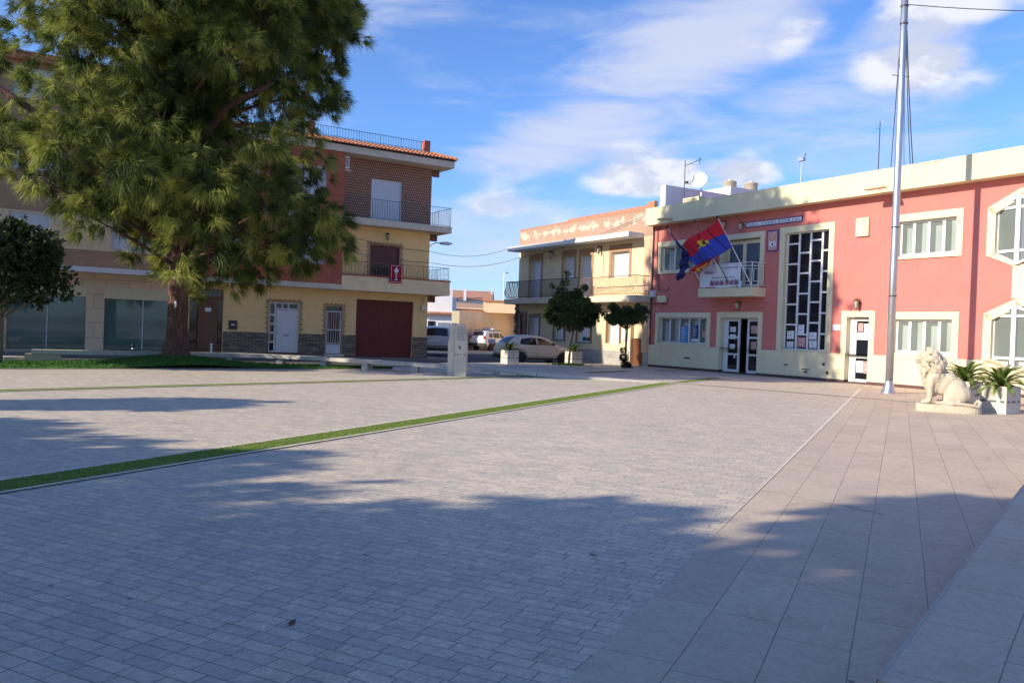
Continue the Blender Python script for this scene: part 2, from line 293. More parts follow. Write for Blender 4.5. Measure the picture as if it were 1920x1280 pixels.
# ------------------------------------------------------------------ mesh builder
class MB:
    def __init__(s): s.v = []; s.f = []; s.mi = []; s.cur = 0
    def m(s, i): s.cur = i; return s
    def face(s, pts):
        b = len(s.v); s.v += [tuple(p) for p in pts]; s.f.append(tuple(range(b, b+len(pts)))); s.mi.append(s.cur); return s
    def box(s, x0, x1, y0, y1, z0, z1, top=None):
        x0, x1 = min(x0, x1), max(x0, x1); y0, y1 = min(y0, y1), max(y0, y1); z0, z1 = min(z0, z1), max(z0, z1)
        b = len(s.v); s.v += [(x0, y0, z0), (x1, y0, z0), (x1, y1, z0), (x0, y1, z0), (x0, y0, z1), (x1, y0, z1), (x1, y1, z1), (x0, y1, z1)]
        for q in ((0, 3, 2, 1), (4, 5, 6, 7), (0, 1, 5, 4), (1, 2, 6, 5), (2, 3, 7, 6), (3, 0, 4, 7)):
            s.f.append(tuple(b+i for i in q)); s.mi.append(s.cur)
        return s
    def ring(s, pts, c, u, w, n, r, ph=0):
        pass
    def tube(s, path, rad, n=8, cap=True):
        path = [Vector(p) for p in path]
        if not hasattr(rad, '__len__'): rad = [rad]*len(path)
        b = len(s.v); prev = None
        for i, p in enumerate(path):
            t = (path[min(i+1, len(path)-1)]-path[max(i-1, 0)]).normalized()
            if prev is None:
                a = Vector((0, 0, 1)) if abs(t.z) < .9 else Vector((1, 0, 0)); u = t.cross(a).normalized()
            else: u = (prev-t*prev.dot(t)).normalized()
            prev = u; w = t.cross(u)
            for k in range(n):
                an = 2*math.pi*k/n; s.v.append(tuple(p+(u*math.cos(an)+w*math.sin(an))*rad[i]))
        for i in range(len(path)-1):
            for k in range(n):
                k2 = (k+1) % n; s.f.append((b+i*n+k, b+i*n+k2, b+(i+1)*n+k2, b+(i+1)*n+k)); s.mi.append(s.cur)
        if cap:
            s.f.append(tuple(b+k for k in range(n))[::-1]); s.mi.append(s.cur)
            s.f.append(tuple(b+(len(path)-1)*n+k for k in range(n))); s.mi.append(s.cur)
        return s
    def lathe(s, prof, n=20, c=(0, 0, 0)):
        b = len(s.v)
        for r, z in prof:
            for k in range(n): a = 2*math.pi*k/n; s.v.append((c[0]+r*math.cos(a), c[1]+r*math.sin(a), c[2]+z))
        for i in range(len(prof)-1):
            for k in range(n): k2 = (k+1) % n; s.f.append((b+i*n+k, b+i*n+k2, b+(i+1)*n+k2, b+(i+1)*n+k)); s.mi.append(s.cur)
        s.f.append(tuple(b+k for k in range(n))[::-1]); s.mi.append(s.cur); s.f.append(tuple(b+(len(prof)-1)*n+k for k in range(n))); s.mi.append(s.cur)
        return s
    def ell(s, c, r, rot=None, n=12, m=8):
        b = len(s.v); c = Vector(c); Q = rot if rot is not None else Matrix.Identity(3)
        for i in range(m+1):
            th = math.pi*i/m
            for k in range(n):
                a = 2*math.pi*k/n; p = Vector((r[0]*math.sin(th)*math.cos(a), r[1]*math.sin(th)*math.sin(a), r[2]*math.cos(th))); s.v.append(tuple(c+Q@p))
        for i in range(m):
            for k in range(n): k2 = (k+1) % n; s.f.append((b+i*n+k, b+(i+1)*n+k, b+(i+1)*n+k2, b+i*n+k2)); s.mi.append(s.cur)
        return s
    def prism(s, poly, y0, y1):   # polygon in (x,z), extruded along y
        n = len(poly); b = len(s.v)
        s.v += [(x, y0, z) for x, z in poly]+[(x, y1, z) for x, z in poly]
        s.f.append(tuple(b+i for i in range(n))); s.mi.append(s.cur); s.f.append(tuple(b+n+i for i in range(n))[::-1]); s.mi.append(s.cur)
        for i in range(n): j = (i+1) % n; s.f.append((b+i, b+n+i, b+n+j, b+j)); s.mi.append(s.cur)
        return s
    def slab(s, poly, z0, z1):    # polygon in (x,y), extruded along z
        n = len(poly); b = len(s.v)
        s.v += [(x, y, z0) for x, y in poly]+[(x, y, z1) for x, y in poly]
        s.f.append(tuple(b+i for i in range(n))[::-1]); s.mi.append(s.cur); s.f.append(tuple(b+n+i for i in range(n))); s.mi.append(s.cur)
        for i in range(n): j = (i+1) % n; s.f.append((b+i, b+j, b+n+j, b+n+i)); s.mi.append(s.cur)
        return s
    def each(s, name, mat, parent=None, **k):
        par = list(range(len(s.v)))
        def find(i):
            while par[i] != i: par[i] = par[par[i]]; i = par[i]
            return i
        for f in s.f:
            for j in f[1:]: par[find(j)] = find(f[0])
        grp = {}
        for f, mi in zip(s.f, s.mi): grp.setdefault(find(f[0]), []).append((f, mi))
        out = []
        for fs in grp.values():
            ids = sorted({i for f, _ in fs for i in f}); mp = {v: i for i, v in enumerate(ids)}; b = MB(); b.v = [s.v[i] for i in ids]; b.f = [tuple(mp[i] for i in f) for f, _ in fs]; b.mi = [mi for _, mi in fs]
            out.append(b.build(name, mat, parent, **k))
        return out
    def build(s, name, mat, parent=None, smooth=False, bevel=0):
        me = bpy.data.meshes.new(name); me.from_pydata(s.v, [], s.f)
        for mm in (mat if isinstance(mat, (list, tuple)) else [mat]): me.materials.append(MAT[mm])
        me.polygons.foreach_set('material_index', s.mi)
        if smooth: me.polygons.foreach_set('use_smooth', [True]*len(me.polygons))
        bm = bmesh.new(); bm.from_mesh(me); bmesh.ops.recalc_face_normals(bm, faces=bm.faces); bm.to_mesh(me); bm.free()
        me.update(); o = bpy.data.objects.new(name, me); C.objects.link(o)
        if parent: o.parent = parent
        if bevel:
            b = o.modifiers.new('bevel', 'BEVEL'); b.width = bevel; b.segments = 2; b.limit_method = 'ANGLE'
        if smooth == 'auto':
            e = o.modifiers.new('ws', 'WEIGHTED_NORMAL')
        return o
def tag(o, label=None, cat=None, group=None, kind=None):
    if label: o['label'] = label
    if cat: o['category'] = cat
    if group: o['group'] = group
    if kind: o['kind'] = kind
    return o
def thing(name, label, cat, loc=(0, 0, 0), rz=0, group=None):
    o = bpy.data.objects.new(name, None); C.objects.link(o); o.location = loc; o.rotation_euler = (0, 0, rz); o.empty_display_size = .2
    return tag(o, label, cat, group)
def struct(mb, name, mat, **k): return tag(mb.build(name, mat, **k), kind='structure')
def copy_tree(o, parent=None):
    c = o.copy(); C.objects.link(c); c.parent = parent
    for ch in list(o.children): copy_tree(ch, c)
    return c
class Frame:
    def __init__(s, o, az):     # az: compass direction of local x
        s.o = Vector((o[0], o[1], 0)); s.rz = math.pi/2-R(az); s.x = Vector((math.sin(R(az)), math.cos(R(az)), 0)); s.y = Vector((-s.x.y, s.x.x, 0))
    def w(s, a, b, z=0): return s.o+s.x*a+s.y*b+Vector((0, 0, z))
RED = Frame((6.947, 41.716), 149.16)
LEF = Frame((-13.163, 37.853), 58.38)
def wall(mb, s0, s1, z0, z1, y=0.0, holes=(), depth=.2, thick=None):
    """front skin at y with rectangular openings and their reveals"""
    ss = sorted({s0, s1, *[h for q in holes for h in q[:2] if s0 < h < s1]}); zs = sorted({z0, z1, *[h for q in holes for h in q[2:4] if z0 < h < z1]})
    for i in range(len(ss)-1):
        for j in range(len(zs)-1):
            cx, cz = (ss[i]+ss[i+1])/2, (zs[j]+zs[j+1])/2
            if any(h[0] < cx < h[1] and h[2] < cz < h[3] for h in holes): continue
            mb.face([(ss[i], y, zs[j]), (ss[i+1], y, zs[j]), (ss[i+1], y, zs[j+1]), (ss[i], y, zs[j+1])])
    for h in holes:
        a, b, c, d = h[:4]; a = max(a, s0); b = min(b, s1); c = max(c, z0); d = min(d, z1)
        if c >= d or a >= b: continue
        if h[2] >= z0-1e-6: mb.face([(a, y, c), (b, y, c), (b, y+depth, c), (a, y+depth, c)])
        if h[3] <= z1+1e-6: mb.face([(a, y, d), (b, y, d), (b, y+depth, d), (a, y+depth, d)])
        mb.face([(a, y, c), (a, y+depth, c), (a, y+depth, d), (a, y, d)]); mb.face([(b, y, c), (b, y+depth, c), (b, y+depth, d), (b, y, d)])
    return mb
def body(mb, s0, s1, y0, y1, z0, z1, front=False):
    """sides, back and top of a building volume"""
    mb.face([(s0, y0, z0), (s0, y1, z0), (s0, y1, z1), (s0, y0, z1)]); mb.face([(s1, y0, z0), (s1, y1, z0), (s1, y1, z1), (s1, y0, z1)])
    mb.face([(s0, y1, z0), (s1, y1, z0), (s1, y1, z1), (s0, y1, z1)]); mb.face([(s0, y0, z1), (s1, y0, z1), (s1, y1, z1), (s0, y1, z1)])
    return mb
def frame4(mb, s0, s1, z0, z1, w, y0, y1, bottom=True):
    mb.box(s0, s0+w, y0, y1, z0, z1); mb.box(s1-w, s1, y0, y1, z0, z1); mb.box(s0+w, s1-w, y0, y1, z1-w, z1)
    if bottom: mb.box(s0+w, s1-w, y0, y1, z0, z0+w)
    return mb
def window(par, s0, s1, z0, z1, y, n=2, fm='white', gm='glass_curtain', fw=.07, trans=(), name='window', label=None):
    mb = MB(); frame4(mb, s0, s1, z0, z1, fw, y-.03, y+.04)
    for i in range(1, n):
        c = s0+(s1-s0)*i/n; mb.box(c-fw*.55, c+fw*.55, y-.027, y+.037, z0+fw, z1-fw)
    for zt in trans: mb.box(s0+fw, s1-fw, y-.024, y+.034, zt-fw*.4, zt+fw*.4)
    o = mb.build(name, fm, par)
    if label: o['label'] = label
    g = MB(); g.box(s0+fw*.5, s1-fw*.5, y+.005, y+.02, z0+fw*.5, z1-fw*.5); g.build('pane', gm, o)
    if gm == 'glass_curtain':
        for i in range(n):
            a, b = s0+(s1-s0)*i/n+fw*.6, s0+(s1-s0)*(i+1)/n-fw*.6
            q = .42+.16*((i*7+int(s0*3)) % 3)/3; MB().box(a+(b-a)*q, b+.01, y+.001, y+.006, z0+fw*.6, z1-fw-.10*(z1-z0)*((i+1) % 2)-.02).build('curtain', 'curtain', o)
    return o
def shutter(par, s0, s1, z0, z1, y, mat='shutter', fm='white', name='roller_shutter', label=None):
    mb = MB(); z = z0+.03
    while z < z1-.03:
        zz = min(z+.06, z1-.02); mb.face([(s0+.04, y, z), (s1-.04, y, z), (s1-.04, y+.012, zz), (s0+.04, y+.012, zz)]); mb.face([(s0+.04, y+.012, zz), (s1-.04, y+.012, zz), (s1-.04, y, zz+.001), (s0+.04, y, zz+.001)]); z += .06
    o = mb.build(name, mat, par)
    if label: o['label'] = label
    g = MB(); frame4(g, s0, s1, z0, z1, .045, y-.03, y+.03); g.build('frame', fm, o)
    return o
def text(par, s, size, x, z, y, mat, name='lettering', width=None, ext=.004):
    cu = bpy.data.curves.new('txt', 'FONT'); cu.body = s; cu.size = size; cu.extrude = ext; cu.align_x = 'LEFT'
    o = bpy.data.objects.new('txt', cu); C.objects.link(o); dg = bpy.context.evaluated_depsgraph_get()
    me = bpy.data.meshes.new_from_object(o.evaluated_get(dg)); C.objects.unlink(o); bpy.data.objects.remove(o)
    xs = [v.co.x for v in me.vertices]; k = 1 if width is None else width/(max(xs)-min(xs)); x_ = min(xs)
    for v in me.vertices: v.co = (x+(v.co.x-x_)*k, y-v.co.z, z+v.co.y)
    me.materials.clear(); me.materials.append(MAT[mat]); me.name = name
    q = bpy.data.objects.new(name, me); C.objects.link(q); q.parent = par; return q
# ------------------------------------------------------------------ ground
g = MB(); g.face([(-900, -900, -.16), (900, -900, -.16), (900, 1500, -.16), (-900, 1500, -.16)]); struct(g, 'ground', 'earth')
g = MB(); g.face([(-60, 20, -.13), (-20, 20, -.13), (40, 44, -.13), (40, 140, -.13), (-60, 140, -.13)]); struct(g, 'street', 'asphalt')
FAR = [(-60, 4), (-24, 22.5), (-17.5, 25.8), (-14.0, 28.6), (-10.3, 31.0), (-7.0, 31.6), (-4.6, 31.3), (-3.0, 32.4), (-2.7, 36.8), (-.6, 39.7), (4.7, 42.9), (6.6, 42.4), (20, 20), (40, 20), (40, -40), (-60, -40)]
g = MB(); g.slab(FAR, -.15, 0); struct(g, 'plaza_paving', 'paver')
# kerb along the street side
def ribbon(mb, pts, w0, w1, z, zb=None):
    P = [Vector((p[0], p[1], 0)) for p in pts]; rows = []
    for i, p in enumerate(P):
        t = (P[min(i+1, len(P)-1)]-P[max(i-1, 0)]).normalized(); n = Vector((-t.y, t.x, 0)); zz = z[i] if hasattr(z, '__len__') else z
        rows.append((p+n*w0+Vector((0, 0, zz)), p+n*w1+Vector((0, 0, zz))))
    for i in range(len(P)-1):
        mb.face([rows[i][0], rows[i+1][0], rows[i+1][1], rows[i][1]])
        if zb is not None:
            d = Vector((0, 0, zb))
            for k in (0, 1):
                a, b = rows[i][k], rows[i+1][k]; mb.face([a, b, (b.x, b.y, zb), (a.x, a.y, zb)])
    return mb
g = MB(); ribbon(g, FAR[4:12], -.16, .02, .012, -.15); struct(g, 'kerb', 'stonewhite')
g = MB(); ribbon(g, [(-2.9, 36.1), (-.5, 37.3), (3.5, 38.0), (6.6, 38.9)], 0, .8, .006); struct(g, 'stone_band', 'stonewhite')
# sidewalks in front of the houses
g = MB(); a = [LEF.w(-30, -1.5), LEF.w(10.6, -1.5), LEF.w(11.6, -.6), LEF.w(11.6, 30), LEF.w(10.2, 30), LEF.w(10.2, .02), LEF.w(-30, .02)]
g.slab([(p.x, p.y) for p in a], -.15, -.02); struct(g, 'sidewalk', 'sidewalk')
g = MB(); a = [RED.w(-14.2, -1.3), RED.w(-.5, -1.3), RED.w(-.2, -.5), RED.w(-.2, .02), RED.w(-14.2, .02)]; g.slab([(p.x, p.y) for p in a], -.15, -.07); struct(g, 'sidewalk', 'sidewalk')
# beige-pink slab pavement: right of line A (azimuth 25.2) and up to the town hall
dA = Vector((math.sin(R(25.2)), math.cos(R(25.2)), 0)); pA = Vector((.29, 3.54, 0))
a0 = pA-dA*8; a1 = pA+dA*26.8; corner = RED.w(11.4, 0)
g = MB(); g.face([(a0.x, a0.y, .004), (30, -8, .004), (30, 8, .004), tuple(RED.w(30, 0)[:2])+(.004,), (corner.x, corner.y, .004), (a1.x, a1.y, .004)]); struct(g, 'slab_pavement', 'slab')
g = MB(); nA = Vector((-dA.y, dA.x, 0)); g.face([tuple((pA+dA*3).xy)+(.009,), tuple((pA+dA*3-nA*.004).xy)+(.009,), tuple((a1-nA*.13).xy)+(.009,), tuple(a1.xy)+(.009,)])
ribbon(g, [(2.56, 8.34), (3.05, 7.72), (3.36, 7.31)], -.012, .014, .009); struct(g, 'joint_line', 'edging')
g = MB(); ribbon(g, [(5.35, 27.6), (9.75, 23.3), (10.7, 22.3), (13.5, 19.4)], -.10, .14, .013); struct(g, 'stone_band', 'grout_light')
g = MB(); ribbon(g, [(.9, 28.7), (5.35, 27.3)], -.15, .25, .010); struct(g, 'stone_band', 'stonewhite')
# raised terrace step bottom right
dS = Vector((math.sin(R(36.4)), math.cos(R(36.4)), 0)); zS = .13; kk = (H-zS)/H
p0 = Vector((1.74*kk, 3.70*kk, 0)); pn = Vector((math.sin(R(126.4)), math.cos(R(126.4)), 0))
g = MB(); q = [p0, p0+pn*14, p0+pn*14+dS*14, p0+dS*12.5]; g.slab([(v.x, v.y) for v in q], 0, zS-.03)
q = [p0-pn*.03-dS*.03, p0+pn*14, p0+pn*14+dS*14, p0-pn*.03+dS*12.6]; g.slab([(v.x, v.y) for v in q], zS-.03, zS); struct(g, 'terrace_step', 'slab2')
g = MB(); ribbon(g, [p0-pn*.03-dS*.03, p0-pn*.03+dS*12.6], .004, -.010, zS+.003, zS-.03); struct(g, 'step_edge', 'grout_light')
# grass strips with white edging
rng = np.random.default_rng(5)
def blades(name, pts_fn, n, mat, hmin, hmax, wd, label, parent=None):
    P = pts_fn(n); n = len(P); a = rng.uniform(0, 2*np.pi, n); hh = rng.uniform(hmin, hmax, n); lean = rng.normal(0, .35, (n, 2))*hh[:, None]
    dx = np.stack([np.cos(a), np.sin(a), np.zeros(n)], 1)*wd
    tip = P+np.concatenate([lean, hh[:, None]], 1)
    V = np.stack([P-dx, P+dx, tip], 1).reshape(-1, 3)
    me = tri_mesh(name, V, [mat]); o = bpy.data.objects.new(name, me); C.objects.link(o)
    return tag(o, label, 'grass', kind='stuff')
def tri_mesh(name, V, mats, mi=None, k=3):
    V = np.asarray(V, dtype=np.float32).reshape(-1, 3); nf = len(V)//k
    me = bpy.data.meshes.new(name); me.vertices.add(len(V)); me.vertices.foreach_set('co', V.ravel())
    me.loops.add(len(V)); me.loops.foreach_set('vertex_index', np.arange(len(V), dtype=np.int32))
    me.polygons.add(nf); me.polygons.foreach_set('loop_start', np.arange(0, len(V), k, dtype=np.int32)); me.polygons.foreach_set('loop_total', np.full(nf, k, dtype=np.int32))
    for m in mats: me.materials.append(MAT[m])
    if mi is not None: me.polygons.foreach_set('material_index', np.asarray(mi, dtype=np.int32))
    me.update(calc_edges=True); me.validate(); return me
def strip(name, A, B, w, edge=True, nb=9000, bias=2.0):
    A, B = Vector(A+(0,)), Vector(B+(0,)); t = (B-A).normalized(); n = Vector((-t.y, t.x, 0))
    m = MB(); q = [A, B]; ribbon(m, q, -w/2, w/2, .010); struct(m, 'grass_strip', 'grass_strip')
    if edge:
        m = MB(); ribbon(m, q, -w/2-.06, -w/2, .014); ribbon(m, q, w/2, w/2+.06, .014); struct(m, 'strip_edging', 'edging')
    if nb:
        def fn(k):
            u = rng.uniform(0, 1, k)**bias; v = rng.uniform(-w/2, w/2, k)
            P = np.array(A)[None]+np.array(B-A)[None]*u[:, None]+np.array(n)[None]*v[:, None]; P[:, 2] = .008; return P
        blades('grass_blades', fn, nb, 'grass_strip', .008, .022, .003, name)
strip('short bright turf filling the long diagonal strip across the plaza', (-6.9, 1.86), (5.2, 27.18), .46, nb=70000, bias=1.6)
strip('short turf in the small strip piece before the town hall door', (5.75, 28.0), (8.0, 32.0), .42, nb=3000, bias=1)
strip('narrow turf in the far strip that runs in front of the lawn', (-15.5, 9.5), (.75, 28.4), .40, nb=12000, bias=1)
strip('narrow turf slit beside the far stone band', (3.0, 32.4), (5.0, 35.4), .35, edge=False, nb=1500, bias=1)
strip('narrow turf slit along the foot of the town hall', (6.6, 37.0), (8.6, 38.5), .3, edge=False, nb=1500, bias=1)
# lawn with the mound round the pine
PINE = Vector((-11.05, 27.15, 0))
def lawn_z(x, y): return .02+.30*math.exp(-((x-PINE.x)**2+(y-PINE.y)**2)/3.4)
fr = [(-24, 14.5), (-17, 20.0), (-13.75, 22.3), (-10.7, 25.0), (-8.9, 26.5), (-6.6, 28.0), (-5.2, 29.3), (-4.3, 29.9)]
bk = [(-24, 22.0), (-17.4, 25.3), (-15.2, 26.5), (-12.6, 28.3), (-10.3, 29.8), (-7.6, 30.3), (-5.8, 30.2), (-4.3, 30.0)]
def interp(pts, u):
    k = u*(len(pts)-1); i = min(int(k), len(pts)-2); q = k-i; return (pts[i][0]*(1-q)+pts[i+1][0]*q, pts[i][1]*(1-q)+pts[i+1][1]*q)
g = MB(); NU, NV = 70, 16; grid = []
for i in range(NU+1):
    a, b = interp(fr, i/NU), interp(bk, i/NU); row = []
    for j in range(NV+1):
        v = j/NV; x, y = a[0]*(1-v)+b[0]*v, a[1]*(1-v)+b[1]*v; row.append((x, y, lawn_z(x, y)-.012*(j in (0, NV))))
    grid.append(row)
for i in range(NU):
    for j in range(NV): g.face([grid[i][j], grid[i+1][j], grid[i+1][j+1], grid[i][j+1]])
struct(g, 'lawn', 'grass', smooth=True)
def lawn_fn(k):
    P = []
    for _ in range(k):
        u = random.random(); v = random.random(); a, b = interp(fr, u), interp(bk, u); x, y = a[0]*(1-v)+b[0]*v, a[1]*(1-v)+b[1]*v; P.append((x, y, lawn_z(x, y)))
    return np.array(P)
random.seed(3)
blades('grass_blades', lawn_fn, 26000, 'grass', .04, .09, .012, 'dark green lawn grass around the foot of the pine')
g = MB(); ribbon(g, [fr[i] for i in range(2, 8)], -.07, .05, .016); struct(g, 'lawn_edging', 'stonewhite')
g = MB(); g.face([(-2.6, 32.0, .006), (-1.0, 31.4, .006), (.2, 33.0, .006), (-2.0, 34.5, .006)]); struct(g, 'turf_patch', 'grass')
# ------------------------------------------------------------------ town hall (pink)
th = thing('town_hall', 'pink two-storey town hall with cream trim, balcony and tall grid window', 'building', RED.w(0, 0), RED.rz)
S1 = 24
wins = [(.62, 4.0, 1.24, 2.50), (.62, 4.0, 4.74, 5.98), (4.88, 7.06, 3.75, 5.98), (4.86, 7.10, 1.12, 2.50), (8.36, 10.58, 1.18, 6.02), (11.52, 12.52, 1.12, 2.55),
        (13.5, 15.72, 1.24, 2.48), (13.52, 15.74, 4.72, 6.0)]
m = MB()
bay = [(17.02, 18.9, 4.5, 6.6), (17.0, 18.9, 1.12, 3.0)]
wall(m, 0, S1, 1.12, 7.9, 0, wins+bay, .3); body(m, 0, S1, 0, 13, 0, 7.4); m.build('wall', 'pink', th)
m = MB(); wall(m, -.01, S1, .12, 1.12, -.05, [(4.86, 7.10, -1, 1.12), (11.52, 12.52, -1, 1.12)], .35); m.face([(-.01, -.05, 1.12), (S1, -.05, 1.12), (S1, 0, 1.12), (-.01, 0, 1.12)]); m.face([(-.01, -.05, 0), (-.01, .1, 0), (-.01, .1, 1.12), (-.01, -.05, 1.12)])
m.build('plinth', 'cream', th)
m = MB(); m.box(-.01, 4.86, -.07, -.02, 0, .12); m.box(7.10, 11.52, -.07, -.02, 0, .12); m.box(12.52, S1, -.07, -.02, 0, .12); m.each('skirting', 'darkbase', th)
m = MB(); m.box(4.86, 7.10, -.045, .5, 0, .06); m.box(11.52, 12.52, -.045, .5, 0, .06); m.each('threshold', 'darkbase', th)
# parapet
m = MB(); m.box(-.08, S1, -.5, -.3, 7.05, 7.90); m.box(-.08, S1, -.3, .0, 7.05, 7.2); m.box(-.08, S1, -.3, .2, 7.2, 7.88); m.build('parapet', 'cream', th)
# trims around openings
def surround(par, s0, s1, z0, z1, w, top=None, sill=True, y0=-.035, bottom_w=None):
    m = MB(); m.box(s0-w, s0+.012, y0, .292, z0-(0 if bottom_w is None else bottom_w), z1+(top or w)); m.box(s1-.012, s1+w, y0, .292, z0-(0 if bottom_w is None else bottom_w), z1+(top or w))
    m.box(s0+.012, s1-.012, y0, .292, z1-.012, z1+(top or w))
    if bottom_w: m.box(s0+.012, s1-.012, y0-.02, .29, z0-bottom_w, z0)
    m.build('window_surround', 'cream_trim', par)
surround(th, .62, 4.0, 1.24, 2.50, .22, .22, bottom_w=.115)
surround(th, .62, 4.0, 4.74, 5.98, .22, .24, bottom_w=.11)
surround(th, 4.88, 7.06, 3.9, 5.98, .22, .23)
surround(th, 4.86, 7.10, 1.125, 2.50, .22, .24)
surround(th, 8.36, 10.58, 1.18, 6.02, .24, .24, bottom_w=.05)
surround(th, 11.52, 12.52, 1.125, 2.55, .23, .22)
surround(th, 13.5, 15.72, 1.24, 2.48, .23, .24, bottom_w=.115)
surround(th, 13.52, 15.74, 4.72, 6.0, .22, .24, bottom_w=.10)
w_ = window(th, .62, 4.0, 1.24, 2.50, .18, 5, fw=.08, label='five-pane ground floor window with blue notices')
window(th, .62, 4.0, 4.74, 5.98, .18, 4, fw=.08)
window(th, 13.5, 15.72, 1.24, 2.48, .17, 4, fw=.10)
window(th, 13.52, 15.74, 4.72, 6.0, .17, 4, fw=.10)
# balcony door leaves
m = MB(); m.box(4.88, 7.06, .22, .26, 3.75, 5.98)
bdr = window(th, 4.92, 7.02, 3.78, 5.93, .2, 2, fm='cream_trim', gm='glass_blue', fw=.17, name='balcony_door')
m.build('door_backing', 'dark', bdr)
# notices on the windows
def notice(s, z, w, h, y, mat, ink='inkblue', rows=4, label=None, emblem=False, par=None, cols=1):
    m = MB(); m.box(s, s+w, y-.006, y, z, z+h); o = m.build('notice', mat, par or th)
    m = MB()
    for i in range(rows):
        zz = z+h*(.12+.76*(rows-1-i)/max(1, rows-1)); l = .5+.35*((i*37) % 5)/5
        m.box(s+w*.12, s+w*(.12+l*.85), y-.012, y-.007, zz-h*.022, zz+h*.022)
    m.build('print', ink, o)
    return o
notice(2.10, 1.30, .50, .76, .145, 'paperblue', 'paperwhite', 6)
notice(2.86, 1.52, .44, .60, .145, 'inkblue', 'paperwhite', 6)
notice(2.84, 1.36, .46, .12, .145, 'paperwhite', 'inkblue', 1)
notice(3.55, 1.55, .26, .32, .145, 'paperpink', 'inkblue', 2)
# tall grid window with staggered glazing bars
m = MB(); frame4(m, 8.36, 10.58, 1.18, 6.02, .06, .16, .24)
cols = [8.42, 8.98, 9.55, 10.12, 10.53]
for c in cols[1:-1]: m.box(c-.045, c+.045, .162, .238, 1.24, 5.96)
for i in range(4):
    a, b = cols[i]+.03, cols[i+1]-.03
    z = (5.56, 5.16, 5.64, 5.20)[i]
    while z > 1.5:
        m.box(a, b, .165, .235, z-.035, z+.035); z -= .835
gw = m.build('grid_window', 'white', th)
m = MB(); m.box(8.4, 10.55, .2, .215, 1.2, 6.0); m.build('pane', 'glass_dark', gw)
for s_, z_, w_2, h_ in ((8.5, 1.62, .36, .34), (8.5, 1.26, .34, .26), (9.06, 1.30, .38, .40), (9.62, 1.62, .36, .30), (9.64, 1.28, .36, .3), (9.06, 1.8, .3, .42)):
    notice(s_, z_, w_2, h_, .195, 'paperwhite' if w_2 != .38 else 'paperpink', 'inkblue', 3)
# ground floor glazed double door
def door_leaf(par, s0, s1, z0, z1, y, bars, gm='glass_dark', fw=.11, rz=0, name='door_leaf'):
    p = bpy.data.objects.new(name, None)
    m = MB(); w = s1-s0; frame4(m, 0, w, 0, z1-z0, fw, -.03, .03)
    for b in bars: m.box(fw, w-fw, -.026, .026, b-z0-.045, b-z0+.045)
    o = m.build(name, 'white', par); o.location = (s0, y, z0); o.rotation_euler = (0, 0, rz)
    g_ = MB(); g_.box(fw*.6, w-fw*.6, -.006, .006, fw*.6, z1-z0-fw*.6); g_.build('pane', gm, o)
    h = MB(); h.tube([(w-fw*.5, -.07, .95), (w-fw*.5, -.07, 1.15)], .015, 6); h.build('handle', 'metal', o)
    return o
dl = door_leaf(th, 5.06, 5.86, .07, 2.44, .22, (.86, 1.62)); dr = door_leaf(th, 6.28, 7.06, .07, 2.44, .24, (.86, 1.62))
m = MB(); m.box(5.86, 6.28, .6, .62, .06, 2.46); m.build('dark_interior', 'dark', th)
m = MB(); m.box(4.88, 5.05, .2, .26, .06, 2.49); m.box(5.05, 7.09, .2, .26, 2.445, 2.495); m.build('door_frame', 'white', th)
for q in ((.2, 1.78, .34, .24), (.2, 1.46, .34, .22), (.2, 1.0, .32, .24), (.46, .62, .1, .2)): notice(q[0], q[1], q[2], q[3], -.01, 'paperwhite', 'inkblue', 3, par=dl)
for q in ((.2, 1.74, .36, .34), (.22, 1.02, .3, .36)): notice(q[0], q[1], q[2], q[3], -.01, 'paperpink', 'inkblue', 3, par=dr)
d2 = door_leaf(th, 11.72, 12.5, .07, 2.5, .22, (1.02, 1.72), name='side_door')
m = MB(); m.box(11.54, 11.71, .19, .25, .06, 2.54); m.build('door_frame', 'white', th)
m = MB(); m.box(11.5, 12.54, .26, .29, .06, 2.56); m.build('dark_interior', 'dark', th)
notice(.16, 1.92, .22, .32, -.01, 'paperpink', 'inkpurple', 4, par=d2); notice(.13, 1.70, .28, .19, -.012, 'paperwhite', 'bluepaint', 2, par=d2); notice(.42, 1.70, .24, .52, -.01, 'paperwhite', 'bluepaint', 3, par=d2)
notice(.14, .36, .30, .44, -.01, 'paperwhite', 'bluepaint', 3, par=d2); notice(.46, .34, .22, .46, -.01, 'paperpink', 'bluepaint', 3, par=d2)
